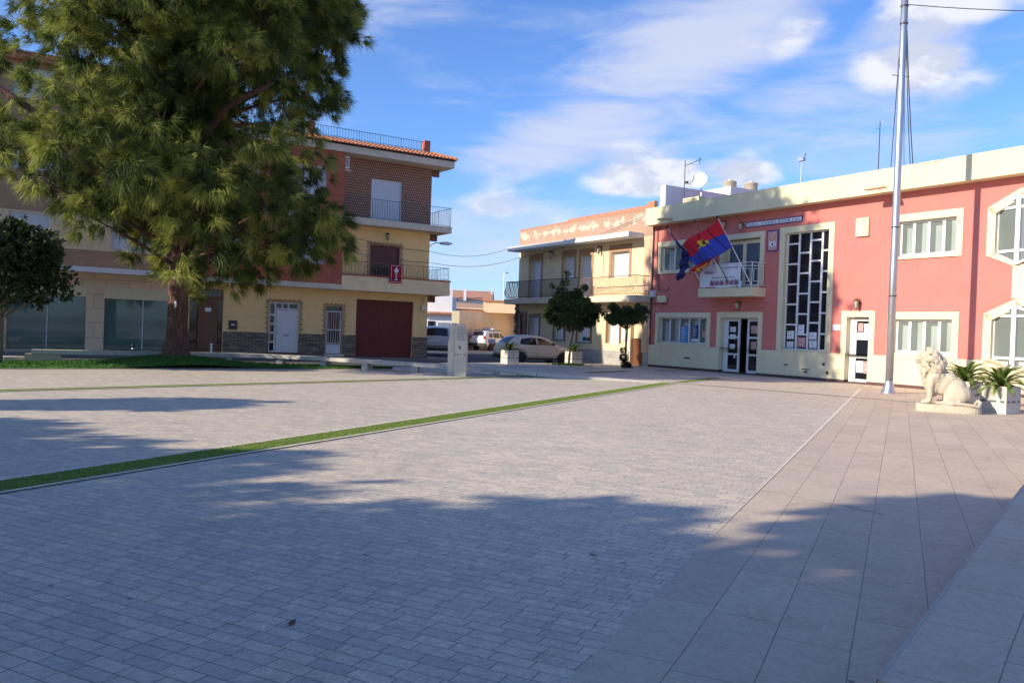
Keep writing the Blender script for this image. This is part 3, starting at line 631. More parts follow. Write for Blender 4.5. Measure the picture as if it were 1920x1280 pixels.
# octagonal bays at the right
def octo(z0, z1, zt, zb, nm):
    c = 18.0
    m = MB()
    o = [(16.78, z0), (16.78, z1), (17.78, zt), (19.3, zt), (19.3, zt+0), (19.3, zb), (17.66, zb)]
    def band(p, q, w):
        m.prism([p, q, (q[0]+w[0], q[1]+w[1]), (p[0]+w[0], p[1]+w[1])], -.05, .30)
    band((16.78, z0), (16.78, z1), (.27, -.02)); band((16.78, z1), (17.80, zt), (.16, -.25)); band((17.80, zt), (19.3, zt), (.0, -.25)); 
    band((16.78, z0), (17.68, zb), (.27, .04)); m.prism([(17.68, zb), (19.3, zb), (19.3, zb+.05), (17.85, zb+.05)], -.05, .30)
    m.build('bay_surround', 'cream_trim', th)
    # glazing: left plane and angled right plane meeting at a projecting post
    zi0, zi1 = z0+.08, z1-.06
    fm_ = MB(); A_, B_ = Vector((17.03, .12, 0)), Vector((17.80, -.10, 0)); D_ = Vector((18.55, .12, 0))
    def bar(P, Q, za, zb2, zc, zd, w=.0):
        pass
    def panel(P, Q, poly, glass):
        """poly in (u 0..1, z)"""
        t = Q-P
        glass.face([tuple(P+t*u)[:2]+(z,) for u, z in poly])
    gl = MB()
    panel(A_, B_, [(0, z0+.02), (1, zb+.06), (1, zt-.22), (0, z1-.04)], gl); panel(B_, D_, [(0, zb+.06), (1, z0+.02), (1, z1-.04), (0, zt-.22)], gl)
    def fbar(P, Q, u0, za0, zb0, u1, za1, zb1, th_=.035):
        t = Q-P; n = Vector((t.y, -t.x, 0)).normalized()*th_
        a, b, c_, d_ = [P+t*u for u in (u0, u0, u1, u1)]; zz = (za0, zb0, zb1, za1)
        f = [tuple((p+n))[:2]+(z,) for p, z in zip((a, b, c_, d_), zz)]; k = [tuple((p-n*.4))[:2]+(z,) for p, z in zip((a, b, c_, d_), zz)]
        fm_.face(f); fm_.face(k)
        for i in range(4): j = (i+1) % 4; fm_.face([f[i], f[j], k[j], k[i]])
    for P, Q, fl in ((A_, B_, 0), (B_, D_, 1)):
        for u, w in ((0, .1), (1, -.1)):
            uu = u if not fl else 1-u
            ww = w if not fl else -w
            lo, hi = (z0+.02, z1-.04) if u == 0 else (zb+.06, zt-.22)
            fbar(P, Q, uu, lo, hi, uu+ww, lo, hi)
        a = zi0-.02; fbar(P, Q, 0, a, a+.09, 1, a, a+.09, .04); b = zi1-.06; fbar(P, Q, 0, b, b+.09, 1, b, b+.09, .04)
        e = ((z0+.0, z0+.08), (zb+.04, zb+.12)); e2 = ((z1-.10, z1-.02), (zt-.30, zt-.20))
        for q in (e, e2):
            q0, q1 = (q[0], q[1]) if not fl else (q[1], q[0]); fbar(P, Q, 0, q0[0], q0[1], 1, q1[0], q1[1], .045)
    fm_.box(17.74, 17.88, -.16, -.04, zb+.05, zt-.2)
    o_ = fm_.build('bay_window', 'white', th); gl.build('pane', 'glass_curtain', o_)
    k = MB(); k.box(16.9, 19.3, .31, .33, zb, zt); k.build('dark_interior', 'glass_curtain', o_)
m = MB(); m.prism([(17.021, 6.22), (17.75, 6.6), (17.021, 6.6)], .0, .28); m.prism([(17.001, 2.75), (17.5, 3.0), (17.001, 3.0)], .0, .28); m.each('wall_corner', 'pink', th)
octo(4.57, 6.14, 6.66, 4.18, 'upper'); octo(1.12, 2.66, 3.14, .84, 'lower')
m = MB(); m.box(17.66, 19.3, -.06, .30, 3.14, 4.18); m.build('bay_panel', 'cream_trim', th)
# balcony
m = MB(); m.box(4.22, 7.42, -.86, 0, 3.38, 3.76); b_ = m.build('balcony', 'cream', th, bevel=.01)
m = MB()
X0, X1, Y = 4.28, 7.36, -.80
for z in (4.82, 4.68): m.tube([(X0, 0, z), (X0, Y, z), (X1, Y, z), (X1, 0, z)], .018, 6)
m.tube([(X0, Y, 3.86), (X1, Y, 3.86), (X1, 0, 3.86)], .016, 6)
for s in (X0, 5.3, 6.4, X1): m.tube([(s, Y, 3.76), (s, Y, 4.82)], .02, 6)
m.tube([(X1, -.42, 3.76), (X1, -.42, 4.82)], .018, 6)
for a, b in ((6.5, 7.26),): m.tube([(a, Y, 4.02), (b, Y, 4.02), (b, Y, 4.55), (a, Y, 4.55), (a, Y, 4.02)], .016, 6)
m.tube([(X1, -.70, 4.02), (X1, -.12, 4.02), (X1, -.12, 4.55), (X1, -.70, 4.55), (X1, -.70, 4.02)], .016, 6)
m.build('railing', 'white', b_)
# party wall behind the parapet, pipe and boxes at the left end
m = MB(); m.box(.10, .48, .25, 7.0, 7.4, 9.12); m.build('party_wall', 'whitewall', th)
m = MB(); m.tube([(.05, -.06, 1.12), (.05, -.06, 7.0)], .035, 8); m.tube([(.33, -.04, 6.9), (.36, -.04, 5.6), (.42, -.05, 4.3), (.62, -.05, 3.75)], .016, 5); m.tube([(.38, -.04, 6.9), (.42, -.05, 5.0), (.66, -.05, 3.85), (1.3, -.05, 3.8), (1.35, -.05, 4.0)], .014, 5)
m.tube([(-.1, -.06, 3.15), (.3, -.06, 3.15), (.8, -.05, 3.22), (1.2, -.05, 3.1), (1.3, -.05, 3.5)], .016, 5); m.each('wiring', 'iron', th)
m = MB(); m.box(.08, .36, -.16, -.01, 3.50, 3.82); m.build('meter_box', 'shutter', th)
m = MB(); m.box(.62, 1.20, -.16, -.01, 3.22, 3.55); m.build('junction_box', 'cream', th)
m = MB(); m.tube([(.42+.16*math.cos(a), -.04, 2.82+.16*math.sin(a)) for a in [i*math.pi/8 for i in range(16)]]+[(.58, -.04, 2.82)], .012, 5); m.build('wall_ring', 'white', th)
m = MB(); m.box(2.6, 3.0, -.056, -.05, .52, .60); m.box(8.6, 8.8, -.056, -.05, .52, .58); m.box(9.5, 9.9, -.056, -.05, .40, .44); m.box(9.62, 9.8, -.056, -.05, .28, .36); m.box(10.7, 10.82, -.07, -.05, .28, .40); m.box(10.5, 10.62, -.06, -.05, .62, .72); m.each('wall_vents', 'iron', th)
# niche relief
m = MB(); m.box(11.8, 12.36, -.09, -.001, 5.58, 6.28); m.box(11.86, 12.3, -.12, -.09, 6.18, 6.24); o = m.build('relief_panel', 'cream_trim', None, bevel=.01); o.location = RED.w(0, 0); o.rotation_euler[2] = RED.rz
m = MB(); pts = []
for i in range(13): a = math.pi/2-math.pi*i/12; pts.append((12.05+.2*math.cos(a), -.10, 5.88+.22*math.sin(a)))
m.tube(pts, .016, 6); q = m.build('carving', 'cream', o)
tag(o, 'small square cream relief panel on the pink wall right of the grid window', 'wall relief')
# name sign in tiles
def on(frame, name, label, cat, group=None): return thing(name, label, cat, frame.w(0, 0), frame.rz, group)
sg = on(RED, 'name_sign', 'long tiled name sign reading CASA CONSISTORIAL above the tall grid window', 'sign')
m = MB(); m.box(6.14, 9.24, -.03, -.002, 6.43, 6.66); m.build('border', 'inkblue', sg)
m = MB(); n_ = 17; w0 = 3.02/n_
for i in range(n_): m.box(6.18+i*w0+.004, 6.18+(i+1)*w0-.004, -.038, -.028, 6.465, 6.625)
m.build('tiles', 'paperwhite', sg)
for i, ch in enumerate('CASA CONSISTORIAL'):
    if ch != ' ': text(sg, ch, .155, 6.18+i*w0+(.03 if ch != 'I' else .07), 6.488, -.040, 'inkblue', width=(.115 if ch != 'I' else .03), name='letter')
# tile picture
tp = on(RED, 'tile_picture', 'framed tile picture with an orange emblem, left of the tall grid window', 'tile picture')
m = MB(); m.box(7.42, 8.02, -.03, -.002, 5.30, 6.20); m.build('border', 'inkblue', tp)
m = MB(); m.box(7.47, 7.97, -.036, -.028, 5.35, 6.15); m.build('tiles', 'paperpink', tp)
m = MB(); m.prism([(7.60, 5.92), (7.66, 5.99), (7.69, 5.94), (7.72, 6.01), (7.75, 5.94), (7.78, 5.99), (7.84, 5.92), (7.82, 5.85), (7.62, 5.85)], -.042, -.035); m.box(7.54, 7.90, -.042, -.035, 5.76, 5.80); m.build('crown_emblem', 'tileorange', tp)
m = MB(); m.prism([(7.60, 5.72), (7.84, 5.72), (7.84, 5.56), (7.72, 5.46), (7.60, 5.56)], -.042, -.035); m.box(7.55, 7.58, -.042, -.035, 5.5, 5.72); m.box(7.86, 7.89, -.042, -.035, 5.5, 5.72); m.build('shield_emblem', 'paperwhite', tp)
m = MB(); m.prism([(7.68, 5.66), (7.76, 5.66), (7.76, 5.57), (7.72, 5.52), (7.68, 5.57)], -.046, -.041); m.build('shield_charge', 'inkblue', tp)
pq = on(RED, 'wall_plaque', 'small white plaque beside the single door of the pink town hall', 'plaque')
m = MB(); m.box(10.90, 11.24, -.02, -.001, 2.02, 2.24); m.build('plate', 'paperwhite', pq); m = MB(); [m.box(10.95, 11.19-.05*(i % 2), -.024, -.019, 2.07+i*.045, 2.085+i*.045) for i in range(3)]; m.build('print', 'paperblue', pq)
# wall lanterns
def lantern(frame, s, z, y, label, group, sc_=1.0, metal='brass'):
    t = thing('wall_lantern', label, 'wall lantern', frame.w(s, y, z), frame.rz, group); t.scale = (sc_,)*3
    m = MB(); m.tube([(0, 0, .10), (0, -.10, .16), (0, -.16, .12)], .012, 6); m.box(-.03, .03, -.012, 0, 0, .2)
    m.lathe([(.015, .20), (.05, .16), (.10, .12), (.085, .10)], 8, (0, -.17, 0)); m.lathe([(.02, -.20), (.04, -.16), (.055, -.14)], 8, (0, -.17, 0))
    for k in range(4): a = math.pi/4+k*math.pi/2; m.tube([(.055*math.cos(a), -.17+.055*math.sin(a), -.14), (.085*math.cos(a), -.17+.085*math.sin(a), .10)], .008, 4)
    m.build('bracket', metal, t)
    m = MB(); m.lathe([(.045, -.135), (.075, .095)], 8, (0, -.17, 0)); m.build('glass', 'lampglass', t)
    return t
G1 = 'wall lanterns on the houses and town hall'
lantern(RED, 6.0, 6.50, 0, 'brass wall lantern at the left end of the long name sign', G1, 1.1)
lantern(RED, 4.95, 6.68, 0, 'wall lantern high up behind the red and blue flag', G1, 1.0)
lantern(RED, 5.98, 3.02, 0, 'wall lantern over the open double door under the balcony', G1, 1.1)
lantern(RED, 12.05, 3.02, 0, 'wall lantern over the single door with posters', G1, 1.1)
# floodlights under the parapet
for s, lb in ((1.9, 'flat floodlight below the parapet above the left upper window'), (13.2, 'flat floodlight below the parapet beside the tall mast')):
    t = on(RED, 'floodlight', lb, 'floodlight', 'floodlights under the parapet')
    m = MB(); m.tube([(s, -.45, 7.1), (s, -.95, 7.16)], .015, 6); m.tube([(s-.3, -.95, 7.16), (s+.3, -.95, 7.16)], .012, 6); m.build('bracket', 'metal', t)
    m = MB(); m.prism([(s-.42, 7.12), (s+.42, 7.12), (s+.34, 7.20), (s-.34, 7.20)], -1.12, -.80); m.build('housing', 'beige', t)
    if s < 5: 
        m = MB(); m.tube([(s+.05, -.05, 6.95), (s+.55, -.5, 6.85)], .04, 6); m.build('arm', 'iron', t)
# flags
def cloth(par, H0, H1, F0, F1, mats, split, nu=14, nv=22, amp=.10, sag=.12, freq=2.5, name='cloth', seed=0):
    m = MB(); H0, H1, F0, F1 = map(Vector, (H0, H1, F0, F1)); P = []
    for i in range(nu+1):
        u = i/nu; row = []
        for j in range(nv+1):
            v = j/nv; p = (H0*(1-u)+H1*u)*(1-v)+(F0*(1-u)+F1*u)*v
            p.y += amp*math.sin(v*freq*6.28+u*1.3+seed)*(.25+v); p.z -= sag*math.sin(v*math.pi)*(.4+.6*u); p.x += amp*.5*math.sin(u*5+v*7+seed)*v
            row.append(p)
        P.append(row)
    for i in range(nu):
        for j in range(nv):
            m.m(split((i+.5)/nu, (j+.5)/nv)); m.face([P[i][j], P[i+1][j], P[i+1][j+1], P[i][j+1]])
    o = m.build(name, mats, par, smooth=True)
    bm = bmesh.new(); bm.from_mesh(o.data); bmesh.ops.remove_doubles(bm, verts=bm.verts, dist=.0005); bm.to_mesh(o.data); bm.free()
    sm = o.modifiers.new('thickness', 'SOLIDIFY'); sm.thickness = .006
    return o
def flagpole(par, a, b, r=.022, mat='white', tipmat='black'):
    m = MB(); m.tube([a, b], [r, r*.8], 8); m.build('pole', mat, par)
    m = MB(); m.ell(b, (.06, .06, .07)); m.build('finial', tipmat, par)
def emb1(u, v):
    du, dv = (u-.42)*1.2, (v-.52)*1.0
    if abs(du) < .10 and abs(dv) < .13: return 2 if (int((u*14)) + int(v*22)) % 3 else 3
    if .10 < -du < .20 and abs(dv) < .06: return 2
    return 0 if u < .5-.10*math.sin(v*5) else 1
f1 = on(RED, 'flag', 'large red and blue flag with a yellow emblem flying from the balcony', 'flag', 'flags on the balcony poles')
flagpole(f1, (7.35, -.80, 3.85), (6.33, -1.9, 6.70))
cloth(f1, (6.37, -1.88, 6.60), (6.80, -1.45, 5.44), (3.92, -1.75, 5.72), (4.55, -1.5, 4.78), ['flagred', 'flagblue', 'flagyellow', 'flagnavy'], emb1, nu=20, nv=34, amp=.10, sag=.12, freq=1.15)
f2 = on(RED, 'flag', 'red and yellow striped flag drooping under the big red and blue one', 'flag', 'flags on the balcony poles')
flagpole(f2, (5.94, -.82, 3.82), (5.52, -1.55, 5.45))
cloth(f2, (5.52, -1.5, 5.42), (5.68, -1.42, 5.0), (4.15, -1.35, 4.50), (4.85, -1.3, 4.50), ['flagred', 'flagyellow'], lambda u, v: 1 if .58 < u < .84 and v > .35 else 0, amp=.10, sag=.05, freq=1.6, seed=2)
f3 = on(RED, 'flag', 'dark navy flag furled and hanging from the leftmost slanting pole', 'flag', 'flags on the balcony poles')
flagpole(f3, (4.60, -.82, 3.80), (3.16, -1.9, 6.55))
cloth(f3, (3.22, -1.86, 6.42), (3.96, -1.45, 5.40), (3.95, -1.65, 5.35), (4.42, -1.45, 5.25), ['flagnavy'], lambda u, v: 0, amp=.05, sag=.0, seed=1, name='furled_cloth')
cloth(f3, (3.90, -1.6, 5.50), (4.45, -1.45, 5.30), (3.60, -1.6, 4.10), (3.92, -1.5, 4.28), ['flagnavy'], lambda u, v: 0, amp=.07, sag=.0, seed=4, name='cloth')
f4 = on(RED, 'flagpole', 'bare white slanting pole between the flags on the balcony', 'flagpole')
flagpole(f4, (6.2, -.82, 3.82), (4.35, -1.3, 6.75), .02, 'rust', 'iron')
# banner on the balcony
bn = on(RED, 'banner', 'white printed banner tied along the balcony railing', 'banner')
m = MB(); nx = 30
for i in range(nx):
    a, b = 4.32+i*(6.78-4.32)/nx, 4.32+(i+1)*(6.78-4.32)/nx
    f_ = lambda s: -.835+.018*math.sin(s*9); za = lambda s: 4.84-.03*math.sin((s-4.3)*1.3); zb_ = lambda s: 3.80+.03*math.sin(s*3)
    m.face([(a, f_(a), zb_(a)), (b, f_(b), zb_(b)), (b, f_(b), za(b)), (a, f_(a), za(a))])
o = m.build('sheet', 'paperwhite', bn); sm = o.modifiers.new('t', 'SOLIDIFY'); sm.thickness = .004
m = MB(); m.face([(6.72, -.86, 4.05), (6.95, -.95, 4.0), (6.88, -.92, 3.70), (6.66, -.86, 3.78)]); m.build('loose_corner', 'paperwhite', bn)
text(bn, 'FESAN', .17, 4.62, 4.40, -.862, 'inkpurple', width=.52, name='lettering')
m = MB()
for i in range(16): m.box(5.1+i*.085, 5.1+i*.085+.055, -.866, -.860, 4.20, 4.235)
for i in range(12): m.box(5.75+i*.075, 5.75+i*.075+.05, -.866, -.860, 4.62, 4.65)
m.build('small_print', 'inkblue', bn)
for k, mt in enumerate(('tileorange', 'inkpurple', 'flagred', 'frond', 'paperblue')):
    m = MB()
    for i in range(k, 30, 5):
        x = 4.95+i*.058; h = .18+.05*((i*7) % 3); m.box(x, x+.035, -.866, -.860, 3.88, 3.88+h*.7); m.ell((x+.017, -.863, 3.88+h*.7+.03), (.022, .003, .03), n=8, m=5)
    m.build('printed_figures', mt, bn)
# ------------------------------------------------------------------ roof things of the town hall
def mast(frame, s, y, z0, z1, r, name, label, cat, extra=None, mat='metal'):
    t = thing(name, label, cat, frame.w(s, y, z0), frame.rz)
    m = MB(); m.tube([(0, 0, 0), (0, 0, z1-z0)], r, 6); m.build('pole', mat, t)
    if extra: extra(t)
    return t
def ex1(t): m = MB(); m.box(-.14, .14, -.08, .08, 1.60, 1.74); m.tube([(-.1, 0, 1.55), (.16, 0, 1.86)], .012, 5); m.box(.10, .18, -.05, .05, 1.8, 1.9); m.build('sensor_head', 'metal', t)
mast(RED, 8.75, .35, 7.4, 9.02, .022, 'sensor_mast', 'short rooftop mast with a small sensor head, left of the thin aerial', 'mast', ex1)
mast(RED, 12.25, .5, 7.4, 9.95, .018, 'aerial_mast', 'thin bare rooftop aerial standing left of the tall mast', 'aerial', lambda t: MB().tube([(-.2, 0, 2.35), (0, 0, 2.3)], .008, 4).build('stub', 'iron', t), 'iron')
def ex3(t):
    m = MB(); m.tube([(0, 0, 2.78), (1.25, -.1, 2.92)], .014, 5); m.tube([(.5, -.1, 2.80), (1.25, -.3, 2.60)], .010, 5); m.tube([(1.25, -.2, 2.62), (1.25, -.2, 2.96)], .02, 5)
    for i in range(7): m.tube([(.25+i*.14, -.18, 2.80+i*.016), (.25+i*.14, .02, 2.80+i*.016)], .006, 4)
    m.tube([(.2, 0, 2.75), (.34, 0, 2.3)], .008, 4); m.build('yagi_boom', 'iron', t)
mast(RED, .62, 1.35, 7.4, 10.45, .022, 'television_aerial', 'television aerial on a thin mast beside the satellite dish', 'aerial', ex3, 'iron')
ds = thing('satellite_dish', 'white round satellite dish on a post on the town hall roof', 'satellite dish', RED.w(.95, 2.2, 7.4), RED.rz)
m = MB(); m.tube([(0, 0, 0), (0, 0, 1.7)], .035, 8); m.tube([(0, 0, .3), (.5, 0, 1.0)], .02, 6); m.build('post', 'metal', ds)
m = MB(); prof = [(0.001, 0), (.12, .008), (.25, .035), (.36, .075), (.44, .12)]
m.lathe(prof, 28); m.f.pop(); m.mi.pop()
o = m.build('dish', 'whitewall', ds, smooth=True); o.location = (0, -.12, 2.05); o.rotation_euler = (R(68), 0, R(25)); sm = o.modifiers.new('t', 'SOLIDIFY'); sm.thickness = .015
m = MB(); m.tube([(-.1, -.2, 1.75), (-.5, -.55, 2.0)], .014, 6); m.tube([(-.35, -.1, 2.3), (-.5, -.55, 2.0)], .01, 5); m.box(-.60, -.46, -.62, -.48, 1.95, 2.08); m.build('feed_arm', 'brass', ds)
hut = thing('rooftop_hut', 'white stair hut behind the town hall parapet', 'building', RED.w(0, 0), RED.rz)
m = MB(); m.box(-5.5, -1.2, 6.4, 12, 5, 10.02); m.build('wall', 'whitewall', hut); m = MB(); m.box(-5.0, -1.7, 6.36, 6.41, 8.6, 9.35); m.build('recess', 'shutter', hut)
for s, y, lb in ((-2.75, 7.9, 'round water tank on the hut roof, nearer to the satellite dish'), (-2.35, 9.2, 'round water tank on the hut roof, farther from the satellite dish')):
    t = thing('water_tank', lb, 'water tank', RED.w(s, y, 10.02), RED.rz, 'water tanks on the hut roof')
    m = MB(); m.lathe([(.36, 0), (.38, .05), (.38, .55), (.40, .57), (.40, .62), (.30, .68), (.05, .72)], 20); m.build('tank', 'beige_stone', t, smooth=True)
    m = MB(); m.lathe([(.12, .71), (.12, .76), (.02, .78)], 12); m.build('lid', 'whitewall', t)
ac = thing('condenser_unit', 'low cream slatted condenser unit behind the left end of the parapet', 'air conditioner', RED.w(1.55, .45, 7.4), RED.rz)
m = MB(); m.box(0, 1.1, 0, .45, 0, .92); m.each('casing', 'cream', ac); m = MB(); [m.box(.08, 1.02, -.02, 0, .55+i*.055, .575+i*.055) for i in range(6)]; m.build('grille', 'beige_stone', ac)
# ------------------------------------------------------------------ yellow and red-brick house
yh = thing('corner_house', 'three-storey corner house, yellow ground floor and red brick above, tiled eaves', 'building', LEF.w(0, 0), LEF.rz)
gh = [(-1.56, -.09, .02, 2.95), (2.0, 3.42, .14, 2.5), (4.76, 5.58, .10, 2.42), (6.3, 9.4, .0, 2.86)]
m = MB(); wall(m, -1.72, 10.2, 0, 3.5, 0, gh, .22); body(m, -1.72, 10.2, 0, 12, 0, 3.5)
wall(m, 5.15, 10.2, 3.5, 6.6, 0, [(6.92, 8.53, 3.96, 5.62)], .15); body(m, 5.15, 10.2, 0, 12, 3.5, 6.6); m.build('plaster_wall', 'yellow', yh)
m = MB(); wall(m, 5.15, 10.2, 6.6, 9.82, 0, [(6.88, 8.55, 6.82, 8.92)], .15); body(m, 5.15, 10.2, 0, 12, 6.6, 9.82); m.build('lattice_wall', 'lattice', yh)
m = MB(); wall(m, -1.72, 5.15, 3.48, 9.82, -.9, [(2.6, 4.28, 7.62, 9.0), (-.45, 1.14, 7.62, 9.0), (2.6, 4.28, 4.4, 5.7), (-.45, 1.14, 4.4, 5.7)], .15); body(m, -1.72, 5.15, -.9, 12, 3.48, 9.82); m.build('brick_wall', 'redbrick', yh)
for z0, z1 in ((4.4, 5.7), (7.62, 9.0)):
    for s0, s1 in ((2.6, 4.28), (-.45, 1.14)): shutter(yh, s0, s1, z0, z1, -.80, name='window_shutter')
m = MB(); m.box(-1.72, 5.15, -.96, 0, 3.24, 3.48); m.box(-1.72, 5.17, -.96, -.9, 6.50, 6.78); m.build('ledge', 'slabwhite', yh)
m = MB()
for a, b in ((-1.72, -1.56), (-.09, 2.0), (3.42, 4.76), (5.58, 6.3), (9.4, 10.24)): m.box(a, b, -.045, -.001, 0, 1.05)
m.box(10.2, 10.245, -.045, 12, 0, 1.03); m.each('stone_plinth', 'stoneclad', yh)
# quoined trims
def quoin(s0, s1, z0, z1, w=.16):
    m = MB(); z = z0; i = 0
    while z < z1-.02:
        e = w*(1.15 if i % 2 else .75); m.box(s0-e, s0, -.028, -.001, z+.012, min(z+.115, z1)); m.box(s1, s1+e, -.028, -.001, z+.012, min(z+.115, z1)); z += .125; i += 1
    x = s0-w; i = 0
    while x < s1+w-.02: m.box(x+.01, min(x+.105, s1+w), -.028, -.001, z1+.008, z1+.12+(.05 if i % 2 else 0)); x += .115; i += 1
    m.build('brick_trim', 'bricktrim', yh)
quoin(2.0, 3.42, 1.05, 2.5); quoin(4.76, 5.58, 1.05, 2.42); quoin(6.92, 8.53, 4.06, 5.62)
# white front door with sidelight
m = MB(); frame4(m, 2.0, 3.42, .15, 2.5, .06, .06, .13); m.box(2.26, 2.34, .065, .125, .2, 2.45); m.box(2.3, 3.40, .065, .125, 2.16, 2.23)
for z in (.62, 1.05, 1.48, 1.9): m.box(2.05, 2.28, .067, .123, z-.04, z+.04)
for s in (2.62, 2.92): m.box(s-.03, s+.03, .067, .123, 2.2, 2.45)
fr_ = m.build('front_door', 'white', yh); m = MB(); m.box(2.03, 3.40, .10, .115, .18, 2.47); m.build('pane', 'glass_dark', fr_)
m = MB(); m.box(2.36, 3.36, .05, .10, .18, 2.14); m.prism([(2.62, 1.0), (3.06, 1.0), (3.06, 1.72), (2.96, 1.84), (2.84, 1.88), (2.72, 1.84), (2.62, 1.72)], .035, .05); m.box(2.62, 3.06, .035, .05, .42, .88); leaf = m.build('door_leaf', 'white', fr_, bevel=.008)
m = MB(); m.box(2.72, 2.98, .028, .036, .92, .955); m.ell((2.42, .03, 1.05), (.02, .02, .03)); m.build('handle', 'iron', leaf)
m = MB(); m.box(1.9, 3.5, -.2, .1, -.02, .13); m.build('doorstep', 'darkbase', yh); m = MB(); m.box(4.7, 5.66, -.22, .1, -.02, .10); m.build('doorstep', 'slabwhite', yh)
# barred gate
m = MB(); frame4(m, 4.80, 5.54, .12, 2.20, .05, .04, .09)
for i in range(5): s = 4.93+i*.12; m.tube([(s, .065, .62), (s, .065, 2.17)], .012, 5)
m.box(4.83, 5.51, .045, .085, .13, .56); m.box(4.83, 5.51, .045, .085, 1.26, 1.31); m.box(4.83, 5.51, .045, .085, .6, .64); m.tube([(4.83, .03, 1.15), (4.83, .0, 1.3)], .02, 5)
gt = m.build('barred_gate', 'white', yh); m = MB(); m.box(4.76, 5.58, .16, .18, .12, 2.42); m.build('pane', 'glass_dark', gt); m = MB(); m.box(4.84, 5.50, .12, .15, 1.32, 2.12); m.build('red_panel', 'brown_shut', gt)
# garage
m = MB(); s = 6.3
while s < 9.39: m.box(s+.006, min(s+.118, 9.4)-.006, .10, .13, .01, 2.85); s += .124
m.box(6.3, 9.4, .125, .15, 0, 2.86); m.build('garage_door', 'garage', yh)
# wooden entrance
m = MB(); m.box(-1.56, -.09, .16, .2, .05, 2.95); m.box(-1.5, -.15, .08, .16, 2.55, 2.62); en = m.build('entrance_frame', 'brown_wood', yh)
m = MB(); m.box(-1.52, -1.22, .14, .158, .5, 2.5); m.box(-.30, -.12, .14, .158, .5, 2.5); m.box(-1.5, -.14, .14, .158, 2.62, 2.9); m.build('pane', 'glass_dark', en)
m = MB(); m.prism([(-1.17, .2), (-.33, .2), (-.33, 2.14), (-.5, 2.24), (-1.0, 2.24), (-1.17, 2.14)], .06, .13); m.prism([(-1.02, .4), (-.48, .4), (-.48, .95), (-.75, 1.15), (-1.02, .95)], .045, .06); m.prism([(-1.02, 1.15), (-.75, 1.3), (-.48, 1.15), (-.48, 1.9), (-1.02, 1.9)], .045, .06); dw = m.build('wooden_door', 'terracotta', en); dw.data.materials[0] = MAT['brown_wood']
m = MB(); m.box(-.88, -.62, .03, .044, 1.92, 2.1); m.build('notice', 'paperwhite', dw)
m = MB(); m.box(.16, .54, -.06, -.001, 1.15, 1.57); mb_ = m.build('mailbox', 'darkbase', yh, bevel=.01); m = MB(); m.box(.26, .42, -.068, -.06, 1.33, 1.40); m.build('label_plate', 'paperwhite', mb_)
m = MB(); m.box(.38, .62, -.08, -.001, 2.78, 3.02); m.build('meter_box', 'beige', yh)
m = MB(); m.box(9.82, 10.06, -.12, -.001, 2.46, 2.72); m.tube([(9.75, -.05, 2.95), (9.95, -.06, 3.1), (9.9, -.06, 2.72)], .02, 5); m.tube([(9.95, -.06, 2.46), (9.95, -.05, 2.2)], .014, 5); m.build('meter_box', 'metal', yh)
shutter(yh, 6.92, 8.53, 4.5, 5.62, .08, 'brown_shut', 'brown_shut', name='balcony_shutter')
m = MB(); m.box(6.95, 8.5, .10, .12, 3.98, 4.5); m.build('dark_interior', 'dark', yh)
shutter(yh, 6.88, 8.55, 6.82, 8.92, .08, name='balcony_shutter')
# balconies, left-to-right plus the wrap round the corner
m = MB(); m.box(5.17, 11.0, -.90, -.78, 3.24, 3.95); m.box(10.88, 11.0, -.78, 3.2, 3.24, 3.95); m.box(5.17, 11.0, -.78, -.002, 3.26, 3.5); m.box(10.2, 10.88, .0, 3.2, 3.26, 3.5); bl = m.build('lower_balcony', 'yellowcream', yh)
m = MB(); m.box(5.17, 11.04, -.93, -.75, 3.95, 4.02); m.box(10.86, 11.04, -.75, 3.2, 3.95, 4.02); m.build('coping', 'terracotta', bl); bl.children[0].data.materials[0] = MAT['redbrick']
def rail(par, pts, z0, z1, step, r, mat, name='railing', knob=False, posts=None, bulge=0):
    m = MB(); 
    for z in ((z1,) if not knob else (z1,)): m.tube([(x, y, z) for x, y in pts], r*1.5, 6)
    m.tube([(x, y, z0+.06) for x, y in pts], r, 5)
    for i in range(len(pts)-1):
        a, b = Vector(pts[i]+(0,)), Vector(pts[i+1]+(0,)); L = (b-a).length; n = max(1, round(L/step)); t = (b-a).normalized(); nn = Vector((t.y, -t.x, 0))
        for k in range(n+1):
            p = a+(b-a)*k/n; big = posts and k % posts == 0
            if bulge: m.tube([tuple(p+Vector((0, 0, z0+.05))), tuple(p+nn*bulge+Vector((0, 0, z0+(z1-z0)*.30))), tuple(p+nn*bulge*.2+Vector((0, 0, z0+(z1-z0)*.68))), tuple(p+Vector((0, 0, z1)))], r, 4)
            else: m.tube([(p.x, p.y, z0), (p.x, p.y, z1)], r*(1.7 if big else 1), 4)
            if knob and k % 2: m.ell((p.x, p.y, (z0+z1)/2), (.022, .022, .03), n=6, m=4)
    return m.build(name, mat, par)
rail(bl, [(5.2, -.84), (10.95, -.84), (10.95, 3.1)], 4.02, 4.66, .16, .009, 'rail_brown', knob=True, posts=9)
bl.children[-1].data.materials[0] = MAT['rail_brown']
m = MB(); m.box(5.17, 11.0, -.92, -.002, 6.47, 6.79); m.box(10.2, 11.0, -.002, 3.2, 6.47, 6.79); bu = m.build('upper_balcony', 'slabwhite', yh, bevel=.01)
rail(bu, [(5.2, -.84), (10.95, -.84), (10.95, 3.1), (10.2, 3.1)], 6.79, 7.76, .13, .009, 'rail_blue', posts=11)
m = MB()
for z in (6.12, 2.90, 9.5): m.box(10.2, 10.75, .25, .42, z, z+.32)
m.each('beam_end', 'brown_wood', yh)
